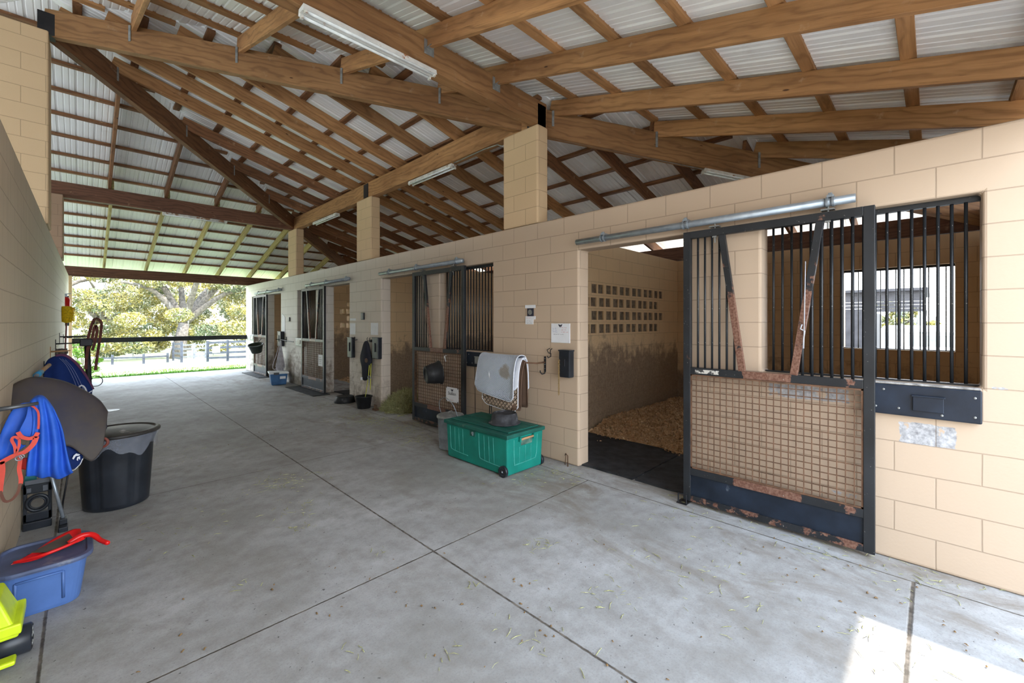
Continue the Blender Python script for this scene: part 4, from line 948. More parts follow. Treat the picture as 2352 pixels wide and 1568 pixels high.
# third door tag, rod, fourth bay
S = thing('stall_tag', 'white tag low on the wire mesh of the third door', 'tag', (3.83, 9.9, .62)); mb = MB(); mb.box(3.826, 3.835, 9.78, 10.03, .62, .88); mb.build('board', m_paper, S, bevel=.02); marks(3.8245, 9.82, 9.99, .66, .84, 4, m_ink, S, 6, .004)
mb = MB(); mb.tube([(3.80, 11.55, 1.12), (3.79, 12.0, 1.13), (3.78, 12.5, 1.15)], .010, 8); mb.tube([(3.925, 12.5, 1.15), (3.70, 12.62, 1.155)], .010, 8); mb.box(3.915, 3.928, 12.47, 12.53, 1.08, 1.22)
tag(mb.build('blanket_bar', m_jack), 'thin swinging blanket bar on the wall between the two farthest doors', 'blanket bar')
mb = MB(); v_ = [(3.922, 12.86, 1.32), (3.922, 12.60, 1.32), (3.922, 12.60, 1.76), (3.922, 12.84, 1.86)]; v2 = [(3.927, *q[1:]) for q in v_]
mb.add(v_+v2, [(0,1,2,3), (7,6,5,4), (0,4,5,1), (1,5,6,2), (2,6,7,3), (3,7,4,0)]); tag(mb.build('stall_card', m_paper), 'white paper with one corner torn off, right of the farthest doorway', 'card')
mb = MB(); mb.box(3.90, 3.928, 12.19, 12.30, 1.64, 1.75); tag(mb.build('wall_switch', m_blackp, bevel=.008), 'small dark switch box on the wall right of the torn white paper', 'switch')
black_feeder(12.66, 12.93, .96, 1.36, 'black wall feeder right of the farthest doorway', xd=.10)
Hn = thing('hay_net', 'white hay net hanging above the blue lidded box', 'hay net', (3.76, 12.5, .30))
mb = MB(); rr = [(.012, 1.12), (.02, 1.06), (.035, .98), (.06, .86), (.10, .70), (.15, .52), (.17, .42), (.13, .33), (.04, .30)]
for k in range(14):
    for sg in (1, -1):
        pts = []
        for i, (r_, z) in enumerate(rr):
            t = 2*math.pi*k/14+sg*i*.28; pts.append((3.78+r_*.55*math.cos(t), 12.5+.05*(i-4)*.2+r_*1.35*math.sin(t), z))
        mb.tube(pts, .0045, 4, caps=False)
mb.build('netting', m_net, Hn)
mb = MB(); mb.lathe([(0, .32), (.10, .35), (.15, .45), (.12, .60), (.05, .8), (.01, .95)], (3.78, 12.5, 0), 20, sx=.55, sy=1.2); mb.build('hay_filling', cloth('bagged_hay', (.36, .34, .36), (.24, .23, .25)), Hn, smooth=True)
mb = MB(); mb.tube(spline([(3.80, 12.6, 1.15), (3.76, 12.75, .75), (3.72, 12.95, .42), (3.74, 12.9, .32), (3.78, 12.7, .38)], 6), .008, 6); mb.build('draw_cord', m_net, Hn, smooth=True)
# blue box with pale lid
Bt = thing('storage_box', 'translucent blue storage box with a white lid by the farthest doorway', 'box', (3.62, 12.2, 0))
R_ = Matrix.Rotation(math.radians(-12), 4, 'Z'); cb = Vector((3.64, 12.22, 0))
def rbox(mb, lx0, lx1, ly0, ly1, z0, z1, k=0):
    vs = [(lx0+k, ly0+k, z0), (lx1-k, ly0+k, z0), (lx1-k, ly1-k, z0), (lx0+k, ly1-k, z0), (lx0, ly0, z1), (lx1, ly0, z1), (lx1, ly1, z1), (lx0, ly1, z1)]
    mb.add([R_@Vector(v)+cb for v in vs], [(0,3,2,1),(4,5,6,7),(0,1,5,4),(1,2,6,5),(2,3,7,6),(3,0,4,7)])
mb = MB(); rbox(mb, -.20, .20, -.27, .27, .002, .29, .035); mb.build('body', M('clear_blue_plastic', (.06, .16, .34), .3, 0, .2, 6), Bt, bevel=.015)
mb = MB(); rbox(mb, -.225, .225, -.295, .295, .29, .325); mb.build('lid', m_white, Bt, bevel=.008)
mb = MB(); rbox(mb, -.12, .0, -.303, -.288, .27, .33); mb.build('latch', m_blackp, Bt, bevel=.004)
mb = MB(); rbox(mb, .02, .15, -.262, -.258, .16, .24); mb.build('label_sticker', m_paper, Bt)
# dark tub hung in front of the farthest door
Tb = thing('rubber_bucket', 'dark green black tub hanging before the farthest stall door', 'bucket', (3.62, 14.7, .68)); ax = Vector((.12, .0, 1)).normalized()
cT = at(590, 809, X=3.60); mb = MB(); mb.lathe([(.125, 0), (.13, .004), (.185, .22), (.205, .225), (.205, .245), (.18, .245), (.12, .02), (0, .02)], cT, 36, Vector((-.20, -.22, 1))); mb.build('body', M('dark_green_rubber', (.035, .045, .035), .5), Tb, smooth=True)
mb = MB(); mb.tube([(3.83, 14.4, 1.12), (3.74, 14.45, 1.0), (3.72, 14.5, .93)], .008, 6); mb.build('hanging_strap', m_jack, Tb, smooth=True)

# ------------------------------------------------------------------ fluorescent lights
def tube_light(a, b, label, mat=m_fix, w_=.11):
    a, b = Vector(a), Vector(b); T = thing('tube_light', label, 'ceiling light', (a+b)/2)
    ax = (b-a).normalized(); sd = Vector((0,0,1)).cross(ax).normalized(); up = ax.cross(sd); L = (b-a).length
    prof = [(-w_*.5, -.012), (-w_*.42, .035), (w_*.42, .035), (w_*.5, -.012), (w_*.47, -.012), (w_*.30, .012), (w_*.22, -.004), (-w_*.22, -.004), (-w_*.30, .012), (-w_*.47, -.012)]
    mb = MB(); n = len(prof); vs = [a+sd*p+up*q for p, q in prof]+[b+sd*p+up*q for p, q in prof]
    mb.add(vs, [tuple(range(n)), tuple(range(2*n-1, n-1, -1))]+[(i, n+i, n+(i+1)%n, (i+1)%n) for i in range(n)]); mb.build('housing', mat, T)
    for s in (-1, 1):
        mb = MB(); mb.tube([a+ax*.03+sd*s*w_*.34-up*.012, b-ax*.03+sd*s*w_*.34-up*.012], .0125, 10); mb.build('tube', m_tube, T, smooth=True)
        for e in (a+ax*.02, b-ax*.02):
            mb = MB(); mb.obox(e+sd*s*w_*.34-up*.012, ax, sd, up, .02, .03, .038); mb.build('lamp_holder', m_fixd, T)
tube_light((1.19, 3.455, 4.02), (2.41, 3.455, 4.02), 'largest tube light, rust flecked, on the orange header beam near the camera', m_fix, .12)
tube_light((4.03, 6.46, 4.02), (4.03, 5.24, 4.02), 'white tube light under the long header beam between two short pillars', m_fixd)
tube_light((4.03, 10.78, 4.02), (4.03, 9.45, 4.02), 'small tube light under the header beam left of the middle short pillar', m_fixd)
tube_light((1.27, 12.12, 4.02), (2.48, 12.12, 4.02), 'tube light under the dark header beam across the far aisle', m_fixd)
def hip_at(t): x = XA+t; y = YA-t*SR/SN; return Vector((x, y, plane_z('right', x, y)-.51))
tube_light(hip_at(6.0), hip_at(6.95), 'dusty tube light under the hip beam, half hidden by the wall top', m_fixd)
mb = MB(); mb.tube([hip_at(4.5)+Vector((0,0,.03)), hip_at(5.2)+Vector((0,0,.03)), hip_at(6.05)+Vector((0,0,.02))], .008, 6); tag(mb.build('conduit', m_galvd, smooth=True), 'thin grey conduit along the underside of the near hip beam', 'conduit')
mb = MB(); mb.tube([(3.93, 4.05, 3.95), (3.97, 4.2, 4.03), (3.98, 4.5, 4.05), (4.0, 5.2, 4.05)], .007, 6); tag(mb.build('conduit', m_galvd, smooth=True), 'thin grey conduit from the nearest short pillar to the tube light', 'conduit')

# ------------------------------------------------------------------ left wall: blankets, racks and things below them
def ribbon(mb, pts, w_, n=5, face=(0,-1,0), th=.003):
    P = spline(pts, n); face = Vector(face)
    L = []
    for i, p in enumerate(P):
        t = (P[min(i+1, len(P)-1)]-P[max(i-1, 0)]).normalized(); s = t.cross(face)
        s = s.normalized() if s.length > 1e-3 else Vector((1,0,0)); L.append((p-s*w_/2, p+s*w_/2))
    vs = []; nrm = face*th
    for a, b in L: vs += [a, b, b-nrm, a-nrm]
    k = len(L); mb.add(vs, [f for i in range(k-1) for f in ((i*4, i*4+4, i*4+5, i*4+1), (i*4+1, i*4+5, i*4+6, i*4+2), (i*4+2, i*4+6, i*4+7, i*4+3), (i*4+3, i*4+7, i*4+4, i*4))]+[(0,1,2,3), (k*4-1, k*4-2, k*4-3, k*4-4)])
def arm(y, x1, z, label, mat=m_jack, r=.011, skew=0.0):
    A = thing('blanket_bar', label, 'blanket bar', (left_x(y), y, z-.1)); x0 = left_x(y)
    mb = MB(); mb.box(x0, x0+.008, y-.014, y+.014, z-.13, z+.07); mb.build('plate', mat, A)
    mb = MB(); mb.tube([(x0+.004, y, z), (x1, y+skew, z+.008)], [r, r*.8], 10); mb.build('bar', mat, A, smooth=True); return A
arm(3.80, -.182, 1.130, 'dark metal blanket bar nearest the camera on the left wall', M('dull_steel', (.16, .17, .18), .4, .6), .013, .06)

# charcoal turnout sheet
def drape(nm, label, cat, ridge, hem, yr, yf, yb, mat, mid=None, fold=.012, nf=7, group=None, thick=.008, bow=.03):
    n = len(ridge); R = [at(u, v, Y=yr) for u, v in ridge]; Hm = [at(u, v, Y=yf) for u, v in hem]
    rows = [[Vector((r_.x, yb, h_.z+.10)) for r_, h_ in zip(R, Hm)], [Vector((r_.x, yb-.02, (r_.z+h_.z)/2)) for r_, h_ in zip(R, Hm)], [r_+Vector((0, (yb-yr)*.6, -.03)) for r_ in R], R,
            [r_.lerp(h_, .12)+Vector((0, -.035, .012)) for r_, h_ in zip(R, Hm)], [r_.lerp(h_, .4)+Vector((0, -bow, 0)) for r_, h_ in zip(R, Hm)], [r_.lerp(h_, .72)+Vector((0, -bow*.6, 0)) for r_, h_ in zip(R, Hm)], Hm]
    def fo(a, b): 
        amp = fold*max(0, a-.45)*2.2; return Vector((0, -amp*(math.sin(b*nf*2*math.pi+3*a)+.5*math.sin(b*nf*4.3+1)), 0))+Vector((0, -.022*mnoise.noise((b*4.5, a*3.0, yr))*min(1, max(0, a-.35)*3), .010*mnoise.noise((b*6, a*4, yr+5))))
    mb = loft(rows, 7, 5, fo); T = thing(nm, label, cat, (sum(r_.x for r_ in R)/n, yr, min(h_.z for h_ in Hm)), group)
    mb.build('cloth', mat, T, smooth=True, solid=thick); return T, mb
arm(4.66, -.02, 1.06, 'blanket bar hidden under the charcoal turnout sheet')
T, g1 = drape('horse_blanket', 'charcoal turnout sheet draped over a bar on the left wall, above the trash can', 'horse blanket',
    [(-10, 940), (8, 905), (36, 880), (70, 868), (112, 868), (150, 878), (190, 897), (228, 921), (247, 944)],
    [(-12, 1000), (10, 995), (40, 990), (80, 1000), (125, 1022), (162, 1028), (188, 1044), (211, 1059), (236, 1030)], 4.62, 4.42, 4.74, m_dgray, fold=.010, nf=2.2, bow=.05)
# royal blue blanket with coral trim
Tb2 = thing('horse_blanket', 'royal blue blanket with coral red trim hanging nearest the camera', 'horse blanket', (-.17, 3.95, .67))
def front(pt_rows, yrows, nm, mat, fo=None, parent=Tb2, th=.006, n=6, m=6):
    rows = [[at(u, v, Y=y+(dy if len(q) > 2 else 0)) for q in row for (u, v, dy) in [(q[0], q[1], q[2] if len(q) > 2 else 0)]] for row, y in zip(pt_rows, yrows)]
    mb = loft(rows, n, m, fo); return mb.build(nm, mat, parent, smooth=True, solid=th)
fold1 = lambda a, b: Vector((0, -.020*min(1, a*1.4)*math.sin(b*3.3*2*math.pi+.6*a), 0))
front([[(70, 922), (82, 910), (96, 908), (106, 915), (114, 925)], [(70, 924), (84, 918), (98, 918), (112, 926), (126, 944)], [(76, 965), (90, 962), (106, 962), (126, 966), (143, 984)], [(69, 1020), (88, 1020), (112, 1022), (136, 1024), (153, 1034)],
       [(62, 1070), (86, 1074), (112, 1076), (138, 1074), (164, 1076)], [(61, 1091), (86, 1095), (114, 1096), (146, 1097), (168, 1082)]], [4.03, 3.96, 3.93, 3.92, 3.91, 3.93], 'cloth', m_royal, fold1)
front([[(36, 935), (50, 926), (64, 924), (78, 922)], [(22, 952), (40, 950), (58, 950), (72, 948)], [(0, 1000), (18, 1000), (36, 1000), (50, 992)], [(-14, 1040), (6, 1038), (26, 1032), (48, 1018)], [(-16, 1068), (2, 1058), (28, 1044), (60, 1022)]], [4.0, 3.99, 3.97, 3.96, 3.94], 'left_fold', m_royal, lambda a, b: Vector((0, -.010*a*math.sin(b*9), 0)))
front([[(64, 932), (72, 934), (80, 940), (87, 950)], [(60, 955), (70, 962), (80, 965), (88, 966)], [(48, 980), (62, 984), (76, 986), (88, 985)], [(42, 992), (55, 1000), (72, 1002), (87, 990)]], [3.945, 3.93, 3.92, 3.92], 'neck_fold', m_royal)
mb = MB()
for pts, w_ in (([(68, 930), (80, 936), (88, 948), (89, 970), (88, 985)], .010), ([(41, 992), (50, 1003), (66, 1007), (80, 1003), (87, 993)], .020), ([(84, 1002), (76, 1020), (56, 1038), (28, 1048), (-8, 1068)], .024),
                ([(44, 1008), (34, 1003), (27, 1010), (34, 1025), (36, 1042)], .014), ([(44, 1008), (44, 1022), (37, 1040)], .012), ([(46, 1045), (46, 1060), (44, 1078), (48, 1100), (47, 1112)], .018), ([(4, 1060), (6, 1080), (2, 1110), (0, 1130)], .022)):
    ribbon(mb, [at(u, v, Y=3.895) for u, v in pts], w_)
mb.build('trim', m_orange, Tb2)
mb = MB(); ribbon(mb, [at(u, v, Y=3.89) for u, v in [(0, 1128), (10, 1150), (26, 1148), (40, 1132), (47, 1110)]], .014); mb.build('leather_strap', M('brown_leather', (.14, .05, .03), .5), Tb2)
mb = MB(); mb.ring_of(at(43, 1052, Y=3.885), .014, .0028, (0,1,0), 14); mb.ring_of(at(50, 1048, Y=3.885), .010, .0025, (0,1,0), 14); mb.build('buckle', m_galv, Tb2)
# navy cover tucked under the charcoal sheet, and a red bag
Nv = thing('saddle_cover', 'navy saddle cover with a white horse head emblem and white piping, below the charcoal sheet', 'saddle cover', (-.06, 4.3, .62))
front([[(120, 900), (135, 900), (160, 905), (180, 915)], [(135, 970), (150, 975), (172, 985), (190, 995)], [(148, 1024), (160, 1030), (176, 1040), (190, 1050)], [(150, 1050), (162, 1052), (176, 1056), (189, 1058)], [(160, 1078), (170, 1076), (180, 1070), (187, 1062)]], [4.60, 4.54, 4.47, 4.45, 4.44], 'cloth', m_navy, None, Nv)
mb = MB(); mb.tube([at(u, v, Y=4.43) for u, v in [(160, 1082), (172, 1078), (184, 1066), (190, 1053)]], .003, 6); mb.build('piping', m_padp, Nv)
mb = MB(); 
for P in ([(166, 1053), (169, 1046), (175, 1041), (184, 1043), (182, 1046), (174, 1047), (169, 1055)], [(177, 1050), (184, 1047), (184, 1056), (180, 1052), (179, 1058), (176, 1056)]):
    mb.add([at(u, v, Y=4.425) for u, v in P], [tuple(range(len(P)))])
mb.build('emblem', m_padp, Nv, solid=.002)
mb = MB(); mb.add([at(u, v, Y=y) for y in (4.0, 4.12) for u, v in ((48, 1052), (64, 1050), (63, 1079), (47, 1077))], [(0,1,2,3), (7,6,5,4), (0,4,5,1), (1,5,6,2), (2,6,7,3), (3,7,4,0)]); tag(mb.build('red_pouch', m_red, bevel=.006), 'small red pouch tucked behind the royal blue blanket', 'pouch')
# far navy blanket
arm(7.44, -.02, 1.10, 'blanket bar under the navy blanket on the left wall')
T, g2 = drape('horse_blanket', 'navy fleece blanket with purple edging and pale stripes, farther along the left wall', 'horse blanket',
    [(103, 838), (112, 826), (128, 819), (148, 818), (166, 828), (184, 848), (200, 872), (212, 893)],
    [(100, 905), (112, 905), (126, 906), (145, 908), (162, 912), (178, 916), (193, 918), (207, 916)], 7.38, 7.22, 7.5, m_navy, fold=.02, nf=2.5)
mb = MB()
for k in range(3): mb.tube(spline([at(u, v, Y=y) for u, v, y in ((136+k*7, 822+k*2, 7.30), (152+k*8, 838+k*4, 7.20), (168+k*8, 868+k*4, 7.14), (180+k*7, 900, 7.12))], 4), .0022, 5)
mb.build('stripe', M('pale_blue_stripe', (.22, .27, .48), .8), T)
mb = MB(); mb.tube(spline([at(u, v, Y=7.36) for u, v in ((128, 817), (148, 816), (168, 828), (188, 850), (204, 876), (213, 894))], 5), .016, 6); mb.build('edging', m_purple, T, smooth=True)
mb = MB(); mb.tube(spline([at(u, v, Y=7.12) for u, v in ((181, 900), (181, 890), (188, 885), (196, 892), (200, 905))], 5), .008, 6); mb.tube([at(198, 905, Y=7.12), at(212, 897, Y=7.14)], .006, 6); mb.build('white_binding', m_padp, T)
# more bars farther along, with small hanging things
arm(8.6, -.10, 1.22, 'pale tipped blanket bar just beyond the navy blanket', m_dowel)
arm(9.9, .04, 1.28, 'thin black blanket bar, third beyond the navy blanket')
arm(11.2, .10, 1.36, 'thin black blanket bar near the far end of the left wall')
arm(12.8, .10, 1.30, 'black blanket bar farthest along the left wall')
T, _g = drape('cloth_cover', 'grey cloth rolled over a bar at the far end of the left wall', 'cloth', [(128, 806), (136, 803), (146, 803), (154, 808)], [(128, 816), (136, 818), (146, 818), (153, 816)], 10.0, 9.92, 10.1, m_stonep, fold=.004, thick=.03)
T = thing('tool_handle', 'wooden handled tool with a light blue end resting on the racks', 'tool', at(98, 850, Y=6.2))
a_, b_ = at(84, 862, Y=5.9), at(113, 838, Y=6.6); mb = MB(); mb.tube([a_, b_], .018, 10); mb.build('handle', m_dowel, T, smooth=True); mb = MB(); mb.tube([a_, a_.lerp(b_, .3)], .024, 12); mb.build('grip', M('light_blue_grip', (.04, .32, .62), .5), T, smooth=True)
T = thing('fire_extinguisher', 'red fire extinguisher on the far end of the left wall above the yellow duster', 'fire extinguisher', at(149, 712, Y=13.8))
p_ = at(150, 712, Y=13.8); mb = MB(); mb.lathe([(.075, 0), (.08, .02), (.08, .26), (.05, .31), (.025, .32)], p_+Vector((0, 0, -.02)), 20); mb.build('body', m_red, T, smooth=True)
mb = MB(); mb.box(p_.x-.02, p_.x+.03, p_.y-.03, p_.y+.03, p_.z+.30, p_.z+.37); mb.tube([p_+Vector((.02, 0, .36)), p_+Vector((.09, 0, .38))], .01, 6); mb.build('valve', m_galv, T)
mb = MB(); mb.box(left_x(13.8), left_x(13.8)+.06, 13.86, 14.2, p_.z-.35, p_.z+.32); mb.build('cabinet_back', M('dark_green_board', (.03, .06, .05), .6), T)
T = thing('duster', 'yellow bristle duster head on a thin reddish pole leaning at the left wall end', 'duster', at(152, 900, Y=12.2))
p_ = at(153, 738, Y=12.2); mb = MB(); mb.lathe([(.02, 0), (.075, .03), (.095, .12), (.105, .2), (.10, .30), (.06, .33), (0, .335)], p_+Vector((0, 0, -.03)), 18)
mb.build('head', m_yel, T, smooth=True)
mb = MB(); rr_ = random.Random(4)
for k in range(240): 
    t = rr_.uniform(0, 6.28); z = rr_.uniform(0, .30); r_ = .07+.03*math.sin(z/.33*2.2); q = p_+Vector((math.cos(t)*r_, math.sin(t)*r_, z-.02)); mb.bar(q, q+Vector((math.cos(t)*.025, math.sin(t)*.025, rr_.uniform(-.02, .01))), .006, .006)
mb.build('bristles', m_yel, T)
mb = MB(); mb.tube([p_, at(150, 800, Y=12.2), (p_.x-.03, 12.2, .02)], .012, 8); mb.build('pole', M('red_brown_pole', (.22, .07, .07), .4), T, smooth=True)
# rusty strap stand
T = thing('tack_stand', 'dark post stand with rusty looped straps rising beside the navy blanket', 'stand', (.09, 8.5, 0))
m_rs = M('dark_red_strap', (.13, .035, .025), .7, 0, .3, 12); Y_ = 8.5
mb = MB(); mb.tube([(.09, Y_, 0), at(204, 905, Y=Y_), at(203, 850, Y=Y_), at(200, 792, Y=Y_)], [.035, .034, .032, .03], 12); mb.lathe([(.16, 0), (.16, .02), (.04, .03)], (.09, Y_, .001), 20); mb.build('post', m_black, T, smooth=True)
for i, P in enumerate(([(196, 800), (204, 770), (211, 745), (217, 733), (226, 733), (233, 744), (230, 775), (225, 805), (219, 850)], [(205, 800), (212, 775), (216, 755), (220, 748), (223, 760), (218, 785), (212, 805)], [(197, 848), (199, 820), (203, 795)])):
    mb = MB(); ribbon(mb, [at(u, v, Y=Y_-.03*i) for u, v in P], .032, 6, (0,-1,0), .012); mb.build('strap', m_rs, T)
mb = MB()
for k in range(6): mb.tube([at(212+k*1.2, 745-k*2.2, Y=Y_-.02), at(233-k*1.4, 742-k*1.8, Y=Y_-.04)], .005, 5)
mb.tube([at(214, 745, Y=Y_), at(222, 728, Y=Y_)], .006, 5); mb.tube([at(222, 728, Y=Y_), at(232, 744, Y=Y_)], .006, 5)
mb.build('lacing', m_rustwire, T)
mb = MB(); c_ = at(199, 786, Y=Y_); mb.box(c_.x-.07, c_.x+.06, Y_-.05, Y_+.05, c_.z-.05, c_.z+.05); mb.build('clamp', m_jack, T, bevel=.01)
mb = MB(); mb.ring_of(at(219, 875, Y=Y_), .075, .005, (.1,1,.1), 28, 6); mb.tube([at(207, 870, Y=Y_), at(212, 869, Y=Y_)], .012, 6); mb.build('cable_loop', m_jack, T, smooth=True)

# black plastic trash can with clear bag
T = thing('trash_can', 'black plastic trash can with a round lid and clear bag beside the left wall', 'trash can', (.232, 5.24, 0)); c_ = (.232, 5.24, 0)
def flute(prof, c, n=96, nf=6, depth=.012):
    mb = MB(); vs = []
    for r_, z in prof:
        for k in range(n):
            t = 2*math.pi*k/n; f_ = 1 if not .04 < z < .55 else 1-(depth/r_)*(1 if math.cos(nf*t+.6) > .72 else 0); vs.append((c[0]+r_*f_*math.cos(t), c[1]+r_*f_*math.sin(t), z))
    m_ = len(prof); mb.add(vs, [(i*n+k, i*n+(k+1)%n, (i+1)*n+(k+1)%n, (i+1)*n+k) for i in range(m_-1) for k in range(n)]+[tuple(range(n-1,-1,-1))]); return mb
flute([(.21, .002), (.222, .012), (.226, .045), (.236, .2), (.247, .38), (.256, .545), (.262, .56), (.275, .60), (.285, .62), (.285, .635), (.27, .64)], c_).build('body', m_blackp, T, smooth=True)
mb = MB(); mb.lathe([(.292, .628), (.302, .632), (.304, .648), (.292, .658), (.272, .662), (.262, .650), (.23, .655), (.12, .668), (0, .672)], c_, 48); mb.build('lid', M('dusty_black_lid', (.045, .042, .040), .45, 0, .4, 5, wear=(.30, .28, .26), wear_at=.62), T, smooth=True)
g = N('clear_bag_film', .15, 0, .6); g.b.inputs['Alpha'].default_value = .24; g.col((.55, .60, .72)); g.bump(g.noise(g.obj(), 26, 4), 1, .02)
mb = MB(); n = 90; vs = []
for j, (z, dr) in enumerate(((.638, .004), (.60, .008), (.56, .012), (.50, .020))):
    for k in range(n): t = 2*math.pi*k/n; base = float(np.interp(z, [.38, .56, .6, .635], [.250, .264, .278, .288])); vs.append((c_[0]+(base+dr+.004*math.sin(17*t+j))*math.cos(t), c_[1]+(base+dr+.004*math.sin(17*t+j))*math.sin(t), z-(.035*math.sin(5*t+1)+.02*math.sin(11*t) if j == 3 else 0)))
mb.add(vs, [(i*n+k, i*n+(k+1)%n, (i+1)*n+(k+1)%n, (i+1)*n+k) for i in range(3) for k in range(n)]); mb.build('bag', g.m, T, smooth=True)
mb = MB(); mb.box(.40, .52, 5.0, 5.03, .55, .60)
mb = MB(); mb.ring_of(at(234, 1016, Y=4.62), .035, .010, (.3,1,0), 20); tag(mb.build('leather_ring', M('brown_red_leather', (.20, .05, .035), .5), smooth=True), 'small brown leather loop showing past the charcoal sheet corner', 'loop')
mb = MB(); q_ = at(253, 943, Z=0); mb.lathe([(.13, .0), (.13, .006), (0, .008)], (q_.x, q_.y, .001), 28); tag(mb.build('drain_cover', m_galvd), 'round metal cover set in the floor beyond the trash can', 'drain cover')

# black plastic step, standing on edge against the wall
T = thing('plastic_step', 'black moulded plastic step standing on its side against the left wall', 'step', (-.24, 5.08, 0))
mb = MB(); x0, x1 = -.318, -.163; yb, yf = 5.10, 5.05
mb.box(x0, x1, yf, yb, .06, .125); mb.box(x0, x1, yf, yb, .275, .345); mb.box(x0, x0+.022, yf, yb, .06, .345); mb.box(x1-.022, x1, yf, yb, .06, .345); mb.box(x0, x1, yf-.03, yb, .0, .06); mb.build('frame', m_blackp, T, bevel=.005)
mb = MB(); mb.ring_of(((x0+x1)/2, yf-.004, .20), .058, .012, (0,1,0), 30, 8, 1, 1.05); mb.ring_of(((x0+x1)/2, yf-.006, .20), .042, .006, (0,1,0), 30, 8); mb.build('round_moulding', m_blackp, T, smooth=True)
mb = MB(); mb.box(x0+.02, x0+.045, yf-.008, yf, .29, .325); mb.box(x1-.05, x1-.02, yf-.008, yf, .285, .33); mb.box(x0+.01, x1-.01, yf-.006, yf, .35, .385); mb.build('boss', M('worn_black_plastic', (.11, .12, .14), .5), T, bevel=.004)
mb = MB(); mb.add([(-.328, 5.16, .30), (-.25, 5.16, .33), (-.25, 5.16, .42), (-.31, 5.16, .41), (-.328, 5.18, .30), (-.25, 5.18, .33), (-.25, 5.18, .42), (-.31, 5.18, .41)], [(0,1,2,3), (7,6,5,4), (0,4,5,1), (1,5,6,2), (2,6,7,3), (3,7,4,0)]); tag(mb.build('teal_board', M('teal_plastic', (.03, .22, .24), .5)), 'small teal plastic piece behind the black step', 'board')
T = thing('squeegee', 'silver tube handled squeegee standing head down by the black step', 'squeegee', (-.095, 4.9, 0))
mb = MB(); a_, b_ = at(112, 1070, Y=5.0), at(146, 1192, Y=4.92); mb.tube([a_+(a_-b_)*.25, b_], .0115, 12); mb.build('handle', m_galv, T, smooth=True)
mb = MB(); mb.box(b_.x-.022, b_.x+.022, 4.88, 4.96, .035, .075); mb.box(b_.x-.026, b_.x+.026, 4.80, 5.0, 0.001, .035); mb.build('head', m_blackp, T, bevel=.004)
mb = MB(); mb.tube([at(156, 1090, Y=5.0), at(145, 1150, Y=5.05), at(143, 1172, Z=0)], .006, 6); tag(mb.build('walking_stick', m_jack, smooth=True), 'thin dark stick leaning behind the squeegee handle', 'stick')

# blue tote with dusty lid, red scoop
def rounded(x0, x1, y0, y1, r, n=7):
    P = []
    for (cx, cy, a0) in ((x1-r, y0+r, -90), (x1-r, y1-r, 0), (x0+r, y1-r, 90), (x0+r, y0+r, 180)):
        for k in range(n+1): a = math.radians(a0+90*k/n); P.append((cx+r*math.cos(a), cy+r*math.sin(a)))
    return P
def stackloops(mb, loops):
    n = len(loops[0][0]); vs = [(x, y, z) for P, z in loops for x, y in P]
    mb.add(vs, [(i*n+k, i*n+(k+1)%n, (i+1)*n+(k+1)%n, (i+1)*n+k) for i in range(len(loops)-1) for k in range(n)]+[tuple(range(n-1,-1,-1)), tuple((len(loops)-1)*n+k for k in range(n))]); return mb
T = thing('storage_tote', 'blue plastic tote with a dusty darker lid, a red scoop lying on it', 'storage tote', (-.14, 3.75, 0))
mb = stackloops(MB(), [(rounded(-.33, -.005, 3.565, 3.89, .07), .002), (rounded(-.333, .0, 3.56, 3.895, .075), .02), (rounded(-.335, .028, 3.535, 3.93, .08), .235), (rounded(-.335, .036, 3.527, 3.938, .085), .237), (rounded(-.335, .036, 3.527, 3.938, .085), .252)])
mb.build('body', m_tote, T, smooth=False, bevel=.003)
mb = stackloops(MB(), [(rounded(-.337, .052, 3.508, 3.955, .095), .250), (rounded(-.337, .055, 3.505, 3.958, .097), .262), (rounded(-.337, .050, 3.510, 3.953, .093), .274), (rounded(-.325, .028, 3.532, 3.931, .08), .275), (rounded(-.322, .022, 3.538, 3.925, .076), .262), (rounded(-.315, .012, 3.548, 3.915, .07), .261)])
mb.build('lid', m_totelid, T, bevel=.002)
mb = MB(); fy = lambda z: 3.565-.03*(z/.235)-.004
for (xa, za, xb, zb) in ((-.25, .05, -.25, .21), (-.25, .21, -.07, .21), (-.07, .21, -.07, .05)): mb.tube([(xa, fy(za), za), (xb, fy(zb), zb)], .007, 8)
mb.build('panel_moulding', m_tote, T, smooth=True)
T = thing('feed_scoop', 'red plastic scoop lying on the dusty lid of the blue tote', 'scoop', (-.08, 3.70, .28))
z0 = .277
mb = MB(); rows = [[(-.275, 3.66, z0), (-.27, 3.665, z0), (-.262, 3.672, z0)], [(-.20, 3.70, z0+.020), (-.18, 3.64, z0), (-.15, 3.62, z0+.024)], [(-.12, 3.80, z0+.035), (-.09, 3.72, z0+.002), (-.06, 3.62, z0+.036)], [(-.04, 3.86, z0+.045), (-.02, 3.76, z0+.004), (.01, 3.64, z0+.045)], [(.0, 3.84, z0+.045), (.005, 3.76, z0+.03), (.02, 3.67, z0+.045)]]
loft([[Vector(p) for p in r_] for r_ in rows], 6, 5).build('blade', m_red, T, smooth=True, solid=.004)
mb = MB(); mb.tube(spline([(-.05, 3.65, z0+.040), (.0, 3.66, z0+.062), (.05, 3.655, z0+.055), (.085, 3.61, z0+.025), (.118, 3.545, z0+.018)], 6), [.016]*8+[.015]*8+[.013]*8+[.009], 12)
mb.build('handle', m_red, T, smooth=True)
mb = MB(); mb.tube(spline([(-.262, 3.668, z0+.004), (-.15, 3.60, z0+.030), (-.05, 3.62, z0+.042), (.01, 3.655, z0+.05)], 6), .009, 8); mb.build('near_lip', m_red, T, smooth=True)
